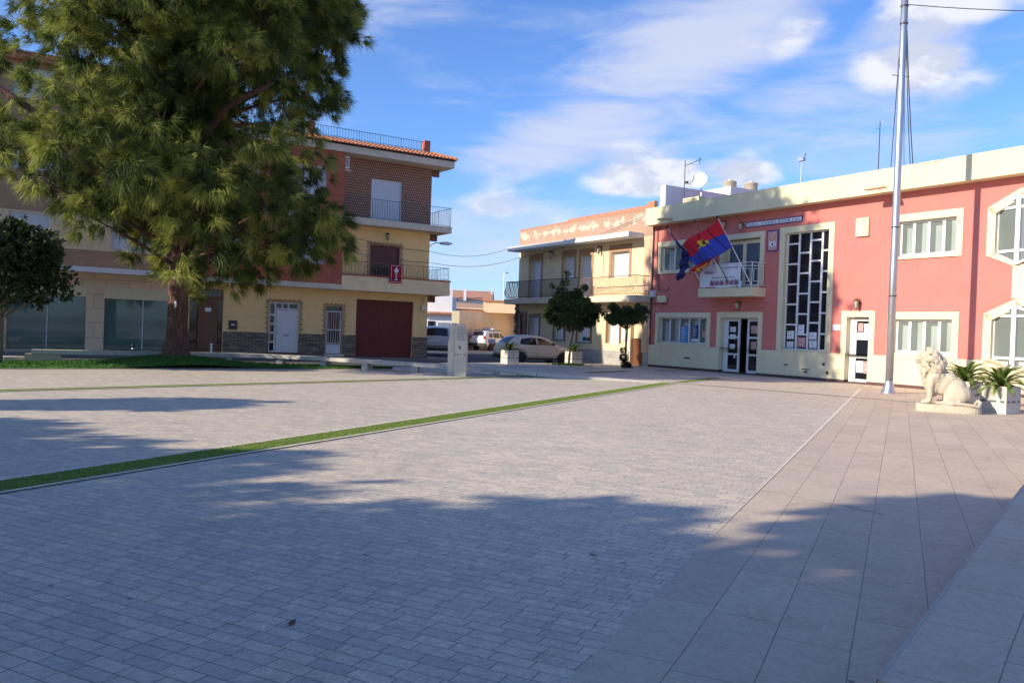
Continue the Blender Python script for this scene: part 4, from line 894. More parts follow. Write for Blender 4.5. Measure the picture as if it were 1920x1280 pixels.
# eaves, tiles and roof terrace
m = MB(); m.box(-1.72, 11.0, -.98, .0, 9.82, 10.16); m.box(-1.72, 11.0, .0, 12, 9.84, 10.16); m.build('eaves', 'slabwhite', yh, bevel=.01)
m = MB(); r0 = .085
def tile_row(p0, p1, n, along):
    for i in range(n):
        for k in range(3):
            pass
s = -1.72
while s < 11.02:
    for k in range(3):
        t0, t1 = k/3, (k+1.12)/3
        ya, za = -1.06+.95*t0, 10.18+.36*t0+.05; yb, zb = -1.06+.95*t1, 10.18+.36*t1+.015
        if s > 10.05 and yb > -1.06+(11.06-s)*1.0+.1: continue
        q = []
        for e, (y_, z_) in enumerate(((ya, za), (yb, zb))):
            rr = r0*(1.0 if e == 0 else .82); q.append([(s+rr*math.cos(a), y_, z_+rr*math.sin(a)) for a in [math.pi*j/6 for j in range(7)]])
        for j in range(6): m.face([q[0][j], q[0][j+1], q[1][j+1], q[1][j]])
        m.face(q[0])
    s += .205
y_ = -1.0
while y_ < 11:
    for k in range(3):
        t0, t1 = k/3, (k+1.12)/3; xa, za = 11.08-.95*t0, 10.23+.36*t0; xb, zb = 11.08-.95*t1, 10.195+.36*t1
        if y_ < -.1 and (11.08-xb) > (y_+1.06)*1.0+.1: continue
        q = []
        for e, (x_, z_) in enumerate(((xa, za), (xb, zb))):
            rr = r0*(1.0 if e == 0 else .82); q.append([(x_, y_+rr*math.cos(a), z_+rr*math.sin(a)) for a in [math.pi*j/6 for j in range(7)]])
        for j in range(6): m.face([q[0][j], q[0][j+1], q[1][j+1], q[1][j]])
        m.face(q[0])
    y_ += .205
m.tube([(11.08, -1.08, 10.26), (10.1, -.1, 10.62)], .09, 8)
m.build('roof_tiles', 'terracotta', yh)
m = MB(); m.face([(-1.72, -1.05, 10.17), (11.05, -1.05, 10.17), (10.1, -.1, 10.53), (-1.72, -.1, 10.53)]); m.face([(11.05, -1.05, 10.17), (11.05, 12, 10.17), (10.1, 12, 10.53), (10.1, -.1, 10.53)]); m.build('tile_bed', 'darkbase', yh)
m = MB(); m.box(-1.72, 10.1, -.12, .05, 10.14, 10.66); m.box(9.95, 10.1, .05, 12, 10.14, 10.66); m.build('terrace_parapet', 'slabwhite', yh)
m = MB(); [m.box(a, a+.32, -.13, .19, 10.66, 11.22) for a in (9.66, 3.55)]; m.box(-1.7, -1.4, -.13, .19, 10.66, 11.22); m.each('brick_post', 'redbrick', yh)
rail(yh, [(3.87, -.03), (9.66, -.03)], 10.66, 11.14, .14, .010, 'rail_blue', 'terrace_railing', posts=8)
rail(yh, [(-1.4, -.03), (3.55, -.03)], 10.66, 11.14, .14, .010, 'rail_blue', 'terrace_railing', posts=8)
m = MB(); m.box(-1.70, .1, .8, 6, 10.2, 12.0); m.build('penthouse', 'beige', yh)
acu = thing('air_conditioner', 'white air conditioner unit on the brick flank beside the lattice wall', 'air conditioner', LEF.w(5.16, -.55, 9.1), LEF.rz)
m = MB(); m.box(0, .30, -.1, .48, 0, .60); m.each('casing', 'white', acu, bevel=.01); m = MB(); [m.box(.04, .26, -.115, -.1, .10+i*.09, .14+i*.09) for i in range(5)]; m.box(.3, .31, 0, .4, .08, .5); m.build('grille', 'iron', acu)
m = MB(); m.box(-.01, .42, -.1, .4, -.10, -.04); m.build('bracket', 'slabwhite', acu)
lantern(LEF, 7.78, 6.08, 0, 'black wall lantern above the brown balcony shutter of the yellow house', G1, 1.0, 'iron')
lantern(LEF, 7.9, 9.80, -.3, 'small lantern under the tiled eaves of the corner house', G1, .6, 'brass')
bc = on(LEF, 'wall_cloth', 'red cloth with a white chalice emblem hung over the yellow house balcony', 'banner')
cl = cloth(bc, (7.62, -.97, 4.62), (8.30, -.97, 4.62), (7.60, -.97, 3.72), (8.28, -.97, 3.72), ['redcloth'], lambda u, v: 0, amp=.015, sag=0, nu=16, nv=12)
m = MB(); m.lathe([(.12, 0), (.03, .06), (.02, .26), (.08, .32)], 10); o = m.build('chalice_stem', 'paperwhite', bc); o.location = (7.94, -1.01, 3.86); o.scale = (1, .15, 1)
m = MB(); m.ell((7.94, -1.01, 4.32), (.12, .02, .11)); m.box(7.90, 7.98, -1.02, -1.0, 4.4, 4.5); m.build('chalice_bowl', 'paperwhite', bc)
m = MB(); m.box(7.67, 8.24, -1.0, -.992, 4.56, 4.575); m.box(7.67, 8.24, -1.0, -.992, 3.77, 3.785); m.box(7.67, 7.685, -1.0, -.992, 3.785, 4.56); m.box(8.225, 8.24, -1.0, -.992, 3.785, 4.56); m.build('piping', 'paperwhite', bc)
# street light on the corner
sl = thing('wall_street_lamp', 'grey street lamp on a curved arm at the corner of the yellow house', 'street lamp', LEF.w(10.2, .1, 5.75), LEF.rz)
m = MB(); m.tube([(0, 0, 0), (.15, 0, .16), (.4, 0, .27), (.72, 0, .30)], .022, 8); m.build('arm', 'metal', sl)
m = MB(); m.prism([(.62, .26), (.70, .34), (1.0, .38), (1.32, .34), (1.36, .27), (1.2, .22), (.8, .21)], -.11, .11); m.build('lamp_head', 'metal', sl, bevel=.03)
# ------------------------------------------------------------------ beige apartment block at the far left
bh = thing('apartment_block', 'beige brick block with dark shop windows behind the pine at far left', 'building', LEF.w(0, 0), LEF.rz)
m = MB(); wall(m, -26, -1.74, 0, 3.34, 0, [(-8.53, -5.69, .1, 2.34), (-4.99, -1.95, .1, 2.30), (-13.0, -9.6, .1, 2.34)], .3); body(m, -26, -1.74, 0, 14, 0, 3.34); m.build('ground_floor_wall', 'beigetile', bh)
ups = [(-8.57, -7.10, 4.32, 5.58), (-4.9, -3.4, 4.32, 5.58), (-13, -11.4, 4.32, 5.58)]; ups2 = [(a, b, c+2.95, d+2.95) for a, b, c, d in ups]+[(a, b, c+5.75, d+5.7) for a, b, c, d in ups]
m = MB(); wall(m, -26, -1.74, 3.55, 5.62, -.9, ups, .14); m.build('plaster_band', 'beige', bh)
m = MB(); wall(m, -26, -1.74, 5.62, 11.5, -.9, ups2, .14); body(m, -26, -1.74, -.9, 14, 3.55, 11.5); m.build('brick_wall', 'tanbrick', bh)
m = MB(); m.box(-26, -1.74, -.915, -.90, 3.56, 4.24); m.build('brick_band', 'tanbrick', bh)
m = MB(); m.box(-26, -1.74, -.97, -.0, 3.34, 3.55); m.build('ledge', 'whitewall', bh)
m = MB(); m.box(-26.2, -1.74, -1.15, -.6, 11.5, 11.85); m.build('roof_edge', 'terracotta', bh)
for a, b, c, d in ups+ups2: shutter(bh, a, b, c, d, -.83, name='window_shutter')
for a, b, t_ in ((-8.53, -5.69, 2.34), (-4.99, -1.95, 2.30), (-13, -9.6, 2.34)):
    m = MB(); m.box(a, b, .05, .065, .12, t_); o = m.build('shop_window', 'glass_shop', bh); m = MB(); m.box((a+b)/2-.02, (a+b)/2+.02, .03, .05, .12, t_); m.build('joint', 'metal', o)
    m = MB(); m.box(a, b, -.02, .04, t_, 2.77); m.build('fascia_panel', 'cream', bh)
m = MB(); m.box(-26, -1.74, -.12, .0, -.02, .1); m.build('step', 'beige_stone', bh)
m = MB(); m.box(-8.95, -8.75, -.12, .0, .5, 1.25); m.build('shutter_box', 'dark', bh)
# ------------------------------------------------------------------ old cream house in the middle
oh = thing('old_house', 'old cream two-storey house with peeling parapet and long iron balcony', 'building', RED.w(0, 0), RED.rz)
oz = -.14
up = [(-11.6, -10.4, 3.6, 5.96), (-7.95, -6.85, 4.7, 6.0), (-6.25, -5.2, 3.6, 5.96), (-3.4, -1.88, 4.6, 5.98)]
lo = [(-12.9, -11.95, -.1, 2.7), (-11.45, -10.42, -.05, 2.5), (-8.68, -7.7, 1.18, 1.98+.4), (-6.3, -5.1, 1.1, 1.95+.4), (-3.5, -2.5, 1.08, 2.42), (-1.55, -.52, -.1, 2.55)]
m = MB(); wall(m, -13, -.02, oz, 6.6, 0, up+lo, .30); body(m, -13, -.02, 0, 12, oz, 6.6); m.build('wall', 'oldcream', oh)
m = MB(); wall(m, -13, -.02, 6.6, 7.95, -.01, (), .3); body(m, -13, -.02, -.01, .25, 6.6, 7.95); m.build('parapet', 'peel', oh)
m = MB(); m.prism([(-13, 7.95), (-.02, 7.95), (-.02, 8.36), (-.5, 8.36), (-.62, 8.20), (-7.6, 8.16), (-7.7, 8.05), (-13, 8.02)], -.02, .22); m.build('parapet_brick', 'oldbrick', oh)
m = MB(); m.box(-.62, -.03, -.035, -.001, .69, 6.54); m.build('end_pier', 'peach', oh)
m = MB(); m.box(-12.85, -.78, -1.0, -.012, 6.55, 6.80); m.build('canopy', 'whitewall', oh, bevel=.01)
m = MB(); m.box(-13.0, .0, -1.02, -.001, 3.24, 3.56); b2 = m.build('balcony', 'slabwhite', oh, bevel=.015)
rail(b2, [(-12.9, -.02), (-12.9, -.95), (-4.9, -.95)], 3.58, 4.62, .12, .017, 'iron', bulge=.12, posts=None); rail(b2, [(-4.75, -.95), (-.1, -.95), (-.1, -.02)], 3.58, 4.56, .12, .014, 'rail_brown', bulge=.12)
def surround2(s0, s1, z0, z1, w, mat, head=.0):
    m = MB(); m.box(s0-w, s0, -.02, -.001, z0, z1+w+head); m.box(s1, s1+w, -.02, -.001, z0, z1+w+head); m.box(s0, s1, -.02, -.001, z1, z1+w+head); m.build('window_surround', mat, oh)
for (a, b, c, d), w in zip(up, (.2, .2, .2, .2)): surround2(a, b, c, d, w, 'surround', .18)
for a, b, c, d in up: shutter(oh, a, b, c, d, .22)
for (a, b, c, d), mt in zip(lo, ('brown_wood', 'brown_shut', 'rust', 'rust', 'rust', 'oldcream')):
    if mt != 'oldcream': surround2(a, b, c, d, .17, mt)
m = MB(); m.box(-12.9, -11.95, .16, .2, -.1, 2.7); m.build('front_door', 'brown_wood', oh)
for i in (1, 2, 3, 4): shutter(oh, lo[i][0], lo[i][1], lo[i][2], lo[i][3], .18)
m = MB(); m.box(-6.0, -5.7, .14, .17, 1.15, 1.35); m.box(-5.6, -5.35, .14, .17, 1.15, 1.35); m.each('dark_panes', 'dark', oh)
m = MB(); m.box(-8.9, -7.5, -.06, .1, 1.10, 1.17); m.box(-6.5, -4.9, -.06, .1, 1.02, 1.09); m.each('window_sill', 'teal', oh)
m = MB(); m.box(-1.55, -.52, .22, .26, 1.40, 2.55); m.build('entrance_panel', 'oldcream', oh); m = MB(); m.box(-1.55, -.52, .18, .24, -.1, 1.40); m.build('entrance_door', 'brown_wood', oh)
m = MB()
for a, b in ((-10.3, -1.62), (-.45, -.02)): m.box(a, b, -.05, -.001, oz, .69)
m.each('stone_plinth', 'greystone', oh)
m = MB(); m.box(-2.25, -1.95, -.06, -.001, 1.25, 1.85); m.box(-2.2, -2.08, -.10, -.06, 1.7, 1.8); m.build('meter_box', 'shutter', oh)
m = MB(); m.tube([(-.22, -.05, 6.5), (-.22, -.05, .7)], .03, 6); m.tube([(-4.1, -.04, 6.5), (-4.1, -.04, 4.7)], .018, 5); m.each('downpipe', 'slabwhite', oh)
m = MB()
for i in range(30): a = i/30; m.ell((-13.02+random.uniform(-.12, .15), -.08, .9+a*2.4), (.10+random.random()*.08, .07, .09), n=6, m=4)
for i in range(14): a = i/14; m.ell((-11.9+random.uniform(-.05, .08), -.05, .3+a*2.4), (.07, .05, .07), n=6, m=4)
m.each('stone_quoin', 'stoneclad', oh)
lantern(RED, -9.1, 6.18, 0, 'black lantern between the left upper windows of the old cream house', G1, 1.2, 'iron')
lantern(RED, -4.32, 6.16, 0, 'black lantern beside the sunlit right upper window of the old cream house', G1, 1.2, 'iron')
# ------------------------------------------------------------------ low houses down the side street
def bxw(name, mat, x0, x1, y0, y1, z0, z1, par): return MB().box(x0, x1, y0, y1, z0, z1).build(name, mat, par)
g1 = thing('yard_wall', 'high brown rendered yard wall beside the side street', 'wall', (0, 0, 0))
m = MB(); m.slab([(-4.35, 68.0), (-2.6, 72), (.4, 74), (2.4, 54.0), (6.5, 55), (6.5, 78), (-4.3, 78)], -.1, 3.1); m.build('wall', 'beige', g1)
m = MB(); m.slab([(-2.6, 71.9), (.2, 71.9), (.2, 74), (-2.6, 74)], 3.1, 4.06); m.build('raised_wall', 'beige', g1); m = MB(); m.slab([(-4.4, 71.5), (-2.6, 71.8), (-2.6, 72.6), (-4.4, 72.4)], 3.1, 3.25); m.slab([(-2.65, 71.8), (.3, 71.8), (.3, 72.4), (-2.65, 72.4)], 4.06, 4.2); m.each('tile_coping', 'terracotta', g1)
MB().box(-5.0, -4.36, 67.6, 68.4, -.1, 3.05).build('gate_pier', 'cream', g1)
rh = thing('red_roof_house', 'distant white house with a long red tiled roof down the side street', 'building')
bxw('wall', 'whitewall', -10.5, -3.0, 110, 120, -.1, 5.7, rh); m = MB(); m.prism([(0, 5.7), (10, 5.7), (5, 7.2)], -10.8, -2.8)
o = MB(); o.face([(-10.8, 109.4, 5.6), (-2.8, 109.4, 5.6), (-2.8, 115, 7.0), (-10.8, 115, 7.0)]); o.face([(-10.8, 121, 5.6), (-2.8, 121, 5.6), (-2.8, 115, 7.0), (-10.8, 115, 7.0)]); o.face([(-2.8, 109.4, 5.6), (-2.8, 115, 7.0), (-2.8, 121, 5.6)]); o.build('roof', 'oldbrick', rh)
m = MB(); [m.box(x, x+.35, 109.2, 109.7, 5.4, 7.0) for x in (-8.4, -6.6)]; m.box(-3.1, -2.9, 112, 112.2, 6.5, 7.6); m.each('chimney', 'whitewall', rh)
gh_ = thing('grey_roof_house', 'low grey house with a shallow brown roof down the side street', 'building')
bxw('wall', 'beige', -9.0, -3.2, 96, 104, -.1, 4.1, gh_); o = MB(); o.face([(-9.2, 95.6, 4.0), (-3.0, 95.6, 3.9), (-3.0, 100, 4.7), (-9.2, 100, 4.9)]); o.face([(-9.2, 104, 4.0), (-3.0, 104, 3.9), (-3.0, 100, 4.7), (-9.2, 100, 4.9)]); o.build('roof', 'tanbrick', gh_)
MB().box(-7.6, -6.6, 95.9, 95.98, .4, 2.4).build('door', 'iron', gh_); MB().box(-5.6, -4.9, 95.9, 95.98, 1.4, 2.6).build('window', 'glass_dark', gh_)
wh = thing('white_house', 'small white house partly hidden by the yellow corner, down the side street', 'building')
bxw('wall', 'whitewall', -9.5, -6.2, 84, 90, -.1, 4.9, wh); bxw('lean_to_roof', 'terracotta', -9.6, -6.0, 83.4, 84.0, 3.05, 3.25, wh); bxw('window', 'glass_dark', -8.6, -7.9, 83.93, 84, 1.2, 2.3, wh); bxw('garage_door', 'metal', -7.6, -6.4, 83.93, 84, 0, 2.2, wh)
t = thing('street_lamp', 'thin distant street lamp above the brown yard wall', 'street lamp', (-1.15, 95, -.1))
MB().tube([(0, 0, 0), (0, 0, 8.3), (.1, 0, 8.4)], .06, 6).build('pole', 'metal', t); MB().box(.05, .5, -.12, .12, 8.28, 8.42).build('lamp_head', 'metal', t)
# background skyline pieces hidden behind the houses
# ------------------------------------------------------------------ tall steel mast
mp_ = thing('lamp_mast', 'tall round grey steel mast with a flared foot in front of the town hall', 'mast', (11.88, 25.95, 0))
m = MB(); m.tube([(0, 0, .3), (0, 0, 4), (0, 0, 8), (0, 0, 14.5)], [.118, .115, .108, .10], 24); m.build('pole', 'metal', mp_, smooth=True)
m = MB(); m.lathe([(.25, 0), (.245, .02), (.19, .08), (.15, .2), (.128, .36), (.118, .40)], 28); m.build('flared_foot', 'metal', mp_, smooth=True)
m = MB()
for z in (3.05, 5.2, 11.55, 12.1): m.lathe([(.112, z-.02), (.122, z-.02), (.122, z+.02), (.112, z+.02)], 20)
m.tube([(-.30, 0, 9.95), (-.1, 0, 9.92)], .012, 5); m.tube([(.1, 0, 9.9), (.22, .0, 9.9)], .012, 5); m.tube([(-.12, -.05, 10.45), (-.16, -.1, 10.3), (-.1, -.05, 10.2)], .01, 5); m.each('clamp', 'iron', mp_)
m = MB(); m.lathe([(.02, 14.5), (.5, 14.45), (.5, 14.3), (.1, 14.2)], 16); m.build('lamp_head', 'metal', mp_)
def cable(pts, label, r=.012, group='cables strung from the mast', sag=.3, name='cable', cat='cable'):
    a, b = Vector(pts[0]), Vector(pts[1]); P = []
    for i in range(17): u = i/16; p = a.lerp(b, u); p.z -= sag*4*u*(1-u); P.append(tuple(p-a))
    o = MB().tube(P, r, 5).build(name, 'iron'); o.location = a; return tag(o, label, cat, group)
top = Vector((11.88, 25.95, 0))
rt = lambda s, y=.1: tuple(RED.w(s, y, 7.9))
cable((tuple(top+Vector((-.1, 0, 10.9))), rt(13.05)), 'dark cable hanging from the mast to the roof on its left side', sag=.2, r=.014)
cable((tuple(top+Vector((.1, 0, 11.4))), rt(13.95)), 'dark cable from the mast to the roof, farthest right of the bundle', sag=.25, r=.017)
cable((tuple(top+Vector((.1, 0, 11.0))), rt(13.85)), 'dark cable from the mast to the roof, middle one of the right bundle', sag=.3, r=.014)
cable((tuple(top+Vector((.1, 0, 9.8))), rt(13.6)), 'thin dark cable from the mast to the roof, nearest the mast on its right', sag=.35, r=.010)
cable((tuple(top+Vector((.1, 0, 12.15))), (26, 24, 12.6)), 'dark cable running from the mast top to the right across the sky', sag=.5, r=.014)
def wallpt(s, y, z): return tuple(LEF.w(s, y, z))
cable((wallpt(5.2, -.95, 5.85), wallpt(10.2, -.1, 5.52)), 'upper cable along the yellow upper wall', sag=.1, group='cables between the houses')
cable((wallpt(5.2, -.95, 5.15), wallpt(10.2, -.1, 4.95)), 'lower cable along the yellow upper wall', sag=.12, group='cables between the houses')
cable((wallpt(10.25, -.1, 5.52), tuple(RED.w(-12.85, -1.0, 6.72))), 'upper cable over the side street to the old house canopy', sag=.35, group='cables between the houses')
cable((wallpt(10.25, -.1, 4.95), tuple(RED.w(-12.95, -.2, 6.2))), 'lower cable over the side street to the old house', sag=.35, group='cables between the houses')
cable((tuple(RED.w(-12.95, -.2, 6.2)), tuple(RED.w(-.3, -.1, 7.75))), 'cable rising along the front of the old house to its parapet', sag=.3, group='cables between the houses')
# ------------------------------------------------------------------ stone lion
lion = thing('lion_statue', 'pale stone lion sitting upright on an oval base beside the mast', 'statue', (10.12, 19.2, 0), math.pi/2-R(-65))
LS = MB()
def E(x, y, z, a, b, c, ry=0, rz=0, rx=0):
    Q = Matrix.Rotation(R(rz), 3, 'Z') @ Matrix.Rotation(R(ry), 3, 'Y') @ Matrix.Rotation(R(rx), 3, 'X'); LS.ell((x, y, z), (a, b, c), Q, 16, 10)
def limb(pts, rs): LS.tube(pts, rs, 12)
# trunk: chest, belly, haunch
E(.20, 0, .74, .24, .20, .34, -18); E(.02, 0, .66, .26, .19, .30, -40); E(-.16, 0, .54, .27, .21, .28, -45); E(-.30, 0, .40, .26, .23, .25, 0)
E(.26, 0, .60, .17, .17, .26, -5)
for s in (1, -1):
    E(-.22, .15*s, .40, .24, .10, .22, -25); E(-.10, .19*s, .32, .17, .075, .15, -30)       # thigh
    limb([(-.02, .21*s, .30), (-.10, .22*s, .24), (-.22, .21*s, .22)], [.07, .06, .06])
    limb([(-.30, .20*s, .24), (-.10, .22*s, .215), (.10, .22*s, .215)], [.06, .055, .06]); E(.13, .22*s, .22, .085, .062, .045)  # hind foot
    for k in range(4): E(.19, (.18+.026*k)*s, .21, .035, .016, .03)
    E(.24, .13*s, .80, .13, .10, .20, -10)                                                    # shoulder
    limb([(.27, .14*s, .82), (.33, .145*s, .60), (.33, .14*s, .40), (.34, .14*s, .24)], [.105, .085, .066, .06]); E(.335, .14*s, .46, .068, .06, .08)
    E(.40, .145*s, .225, .10, .07, .05)
    for k in range(4): E(.475, (.105+.027*k)*s, .215, .04, .017, .034)
# neck and head
E(.48, 0, .98, .10, .13, .18); E(.45, 0, .78, .09, .12, .18); E(.60, 0, 1.135, .07, .058, .045); E(.50, 0, 1.35, .10, .10, .08); E(.37, 0, 1.02, .13, .13, .22); E(.42, 0, .90, .09, .11, .20); E(.46, 0, 1.10, .09, .09, .10)
E(.27, 0, 1.05, .19, .19, .24, -25); E(.42, 0, 1.26, .165, .135, .165); E(.56, 0, 1.22, .11, .085, .085); E(.62, 0, 1.20, .065, .07, .06); E(.56, 0, 1.15, .085, .065, .045)
E(.655, 0, 1.235, .025, .04, .022); E(.55, 0, 1.29, .085, .035, .03, 20)
for s in (1, -1):
    E(.60, .045*s, 1.20, .05, .04, .04); E(.515, .075*s, 1.315, .045, .03, .022, 10); E(.46, .105*s, 1.24, .08, .05, .08); E(.36, .135*s, 1.38, .04, .028, .055)
# mane: overlapping locks
rm = random.Random(4)
for i in range(230):
    a = rm.uniform(-1, 1)*2.7; u = rm.random()
    # rings from the face back and down over the chest
    cx = .40-.36*u; cz = 1.27-.30*u; rad = .175+.075*math.sin(u*math.pi)+.03*u
    y = rad*math.sin(a)*.92; z = cz+rad*math.cos(a); x = cx-.05*math.cos(a)+.04
    if math.cos(a) < -.2: x += .06
    E(x, y, z, .026+.01*rm.random(), .030, .085, rm.uniform(25, 60)*(1 if math.cos(a) > 0 else .3), 0, -math.degrees(a)*.35+rm.uniform(-12, 12))
for i in range(120):
    u = rm.random(); y = rm.uniform(-1, 1)*(.16-.09*u); x = .44-.02*u-.9*y*y*1.2+.05*math.sin(u*3); z = 1.08-.50*u
    E(x, y, z, .035, .028, .085, rm.uniform(-15, 12), 0, rm.uniform(-15, 15))
for i in range(60):
    u = rm.random(); s = rm.choice((1, -1)); E(.36-.28*u, s*(.17-.03*u), 1.02-.12*u-.15*rm.random(), .03, .03, .08, rm.uniform(10, 50), 0, s*15)
# tail curling round to the front
limb([(-.48, 0, .26), (-.60, -.02, .22), (-.66, .04, .30), (-.70, .12, .26), (-.66, .22, .18), (-.52, .27, .20), (-.36, .285, .22), (-.22, .29, .22)], [.05, .045, .045, .045, .042, .038, .038, .04]); E(-.16, .29, .22, .09, .05, .045)
# base
bp = [(-.62+0*i, 0) for i in range(0)]
LS.lathe([(.001, 0), (1, 0), (1.0, .155), (.985, .17), (.001, .175)], 40) if False else None
pts = []
for i in range(40): a = 2*math.pi*i/40; cx_, sy_ = math.cos(a), math.sin(a); pts.append((-.06+.68*math.copysign(abs(cx_)**.7, cx_), .30*math.copysign(abs(sy_)**.7, sy_)))
body_l = LS.build('body', 'lion', lion)
rmd = body_l.modifiers.new('r', 'REMESH'); rmd.mode = 'VOXEL'; rmd.voxel_size = .014; rmd.use_smooth_shade = True
smm = body_l.modifiers.new('s', 'SMOOTH'); smm.iterations = 3; smm.factor = .5
m = MB(); m.slab(pts, 0, .18); m.build('base', 'lion', lion, bevel=.015)
m = MB()
for s in (1, -1): m.ell((.565, .068*s, 1.285), (.016, .012, .012), n=8, m=6)
m.each('eye', 'beige_stone', lion)
# ------------------------------------------------------------------ planters with sago palms
def make_planter(loc, label, palm_label, rz=None, h=.64, w=.62):
    t = thing('stone_planter', label, 'planter', loc, RED.rz if rz is None else rz, 'square stone planters')
    m = MB(); a = w/2
    m.box(-a, a, -a, -a+.05, 0, h); m.box(-a, a, a-.05, a, 0, h); m.box(-a, -a+.05, -a+.05, a-.05, 0, h); m.box(a-.05, a, -a+.05, a-.05, 0, h); m.build('box', 'planter', t, bevel=.008)
    m = MB()
    for s in (-1, 1):
        for (c, l) in ((-.22, .10), (.0, .16), (.22, .10)):
            m.box(c-l/2, c+l/2, s*(a+.003), s*(a-.01), .26, .31); m.box(s*(a+.003), s*(a-.01), c-l/2, c+l/2, .26, .31)
    m.build('inlay', 'greytile', t)
    m = MB()
    for s in (-1, 1):
        P_ = [(-.045, .50), (.045, .50), (.045, .42), (0, .385), (-.045, .42)]
        m.prism(P_, s*(a+.012), s*(a-.002)); b = MB(); b.prism(P_, s*(a+.012), s*(a-.002)); m.v += [(y, x, z) for x, y, z in b.v]; n0 = len(m.v)-len(b.v); m.f += [tuple(n0+i for i in f) for f in b.f]; m.mi += b.mi
    m.build('crest_relief', 'beige_stone', t)
    m = MB(); m.box(-a+.05, a-.05, -a+.05, a-.05, h-.12, h-.05); m.build('soil', 'soil', t)
    return t
def make_palm(loc, label, r=.55, hh=.38, n=34, seed=1):
    t = thing('sago_palm', label, 'palm', loc, 0, 'sago palms in the planters'); rr = random.Random(seed)
    m = MB(); m.lathe([(.09, -.1), (.11, 0), (.09, .08), (.03, .13)], 10); m.build('trunk', 'bark', t)
    V = []
    for i in range(n):
        az = 2*math.pi*(i*.618); up_ = R(8+58*((i % 5)/4)+rr.uniform(-6, 6)); L_ = r*rr.uniform(.85, 1.1)
        d = Vector((math.cos(az), math.sin(az), 0)); s_ = Vector((-math.sin(az), math.cos(az), 0)); prev = Vector((0, 0, .08)); P = [prev.copy()]
        K = 14
        for k in range(K):
            e = up_-R(75)*(k/K)**1.6; prev = prev+(d*math.cos(e)+Vector((0, 0, 1))*math.sin(e))*L_/K*1.15; P.append(prev.copy())
        for k in range(1, K):
            a, b = P[k], P[k+1]; t_ = (b-a).normalized(); nrm = s_.cross(t_); ll = .13*math.sin(math.pi*min(1, (k+1)/(K+.5)))**.6*(r/.55)
            for sd in (1, -1):
                for q in (0, .5):
                    p = a.lerp(b, q); tip = p+(s_*sd*.8+t_*.75-nrm*.0+Vector((0, 0, .28))).normalized()*ll
                    V += [p-t_*.017, p+t_*.017, tip]
            V += [a-s_*.006, a+s_*.006, b]
    o = bpy.data.objects.new('fronds', tri_mesh('fronds', [tuple(v) for v in V], ['frondleaf'])); C.objects.link(o); o.parent = t
    return t
PL = [((11.60, 19.56), 'stone planter with a sago palm nearest the right edge, beside the lion', 'sago palm in the planter at the right edge of the square'), ((11.97, 21.78), 'shaded stone planter half hidden behind the lion statue', 'sago palm rising behind the stone lion'),
      ((-.08, 38.75), 'stone planter at the street edge, left of the beige car wheel', 'sago palm before the rear of the beige hatchback'), ((3.08, 41.0), 'stone planter standing behind the round clipped tree', 'sago palm behind the trunk of the round clipped tree')]
for i, (p, a, b) in enumerate(PL):
    make_planter((p[0], p[1], 0), a, b); make_palm((p[0], p[1], .56), b, r=.66 if i < 2 else .5, n=44 if i < 2 else 30, seed=i+1)
# ------------------------------------------------------------------ monument and stone bench
mo = thing('stone_monument', 'grey stone inscribed monument standing at the bench by the street', 'monument', (-1.72, 26.9, 0), R(-8))
m = MB(); m.prism([(-.13, 0), (.28, 0), (.28, 1.06), (.24, 1.42), (.15, 1.70), (-.13, 1.70)], -.10, .10); m.build('tablet', 'monument', mo, bevel=.01)
m = MB(); m.prism([(-.36, 0), (-.15, 0), (-.15, 1.72), (-.27, 1.72), (-.30, 1.4), (-.36, 1.1)], -.02, .26); m.build('side_tablet', 'monument', mo, bevel=.01)
m = MB(); [m.box(x, x+.035, -.115, -.10, .67, .73) for x in (-.11, -.03, .2)]; m.each('joint_clips', 'brass', mo)
m = MB(); rr = random.Random(2)
for i in range(9): z = 1.58-i*.052; m.box(-.08+rr.random()*.03, .17+rr.random()*.05, -.106, -.099, z, z+.014)
m.prism([(.02, .88), (.08, .88), (.08, .96), (.05, 1.0), (.02, .96)], -.108, -.099); m.build('inscription', 'greytile', mo)
bench = thing('stone_bench', 'long low pale stone bench winding along the lawn to the monument and beyond', 'bench', (0, 0, 0))
BP = [(-15.2, 26.2, .40), (-13.1, 27.3, .40), (-10.6, 28.9, .40), (-8.8, 29.6, .385), (-6.8, 29.35, .375), (-4.4, 28.6, .35), (-2.0, 28.3, .30), (-.2, 28.2, .23), (.9, 28.05, .17), (2.6, 27.9, .085), (5.2, 27.4, .02)]
def cr(pts, u):
    k = u*(len(pts)-1); i = min(int(k), len(pts)-2); q = k-i; p = [Vector(pts[max(0, min(len(pts)-1, i+j))]) for j in (-1, 0, 1, 2)]
    return .5*((2*p[1])+(-p[0]+p[2])*q+(2*p[0]-5*p[1]+4*p[2]-p[3])*q*q+(-p[0]+3*p[1]-3*p[2]+p[3])*q**3)
sp_ = [cr(BP, i/60) for i in range(61)]
m = MB(); wB = .27; th_ = .13
for i in range(60):
    a, b = sp_[i], sp_[i+1]; t_ = (b-a); t_.z = 0; t_.normalize(); n = Vector((-t_.y, t_.x, 0))*wB; g_ = t_*.006 if i % 4 == 3 else t_*0
    b2_ = b-g_; za, zb = Vector((0, 0, min(th_, a.z))), Vector((0, 0, min(th_, b.z)))
    A = [a-n, b2_-n, b2_+n, a+n]; Bq = [a-n-za, b2_-n-zb, b2_+n-zb, a+n-za]
    m.face(A); m.face(Bq[::-1])
    for k in range(4): j = (k+1) % 4; m.face([A[k], A[j], Bq[j], Bq[k]])
m.build('seat', 'stonewhite', bench)
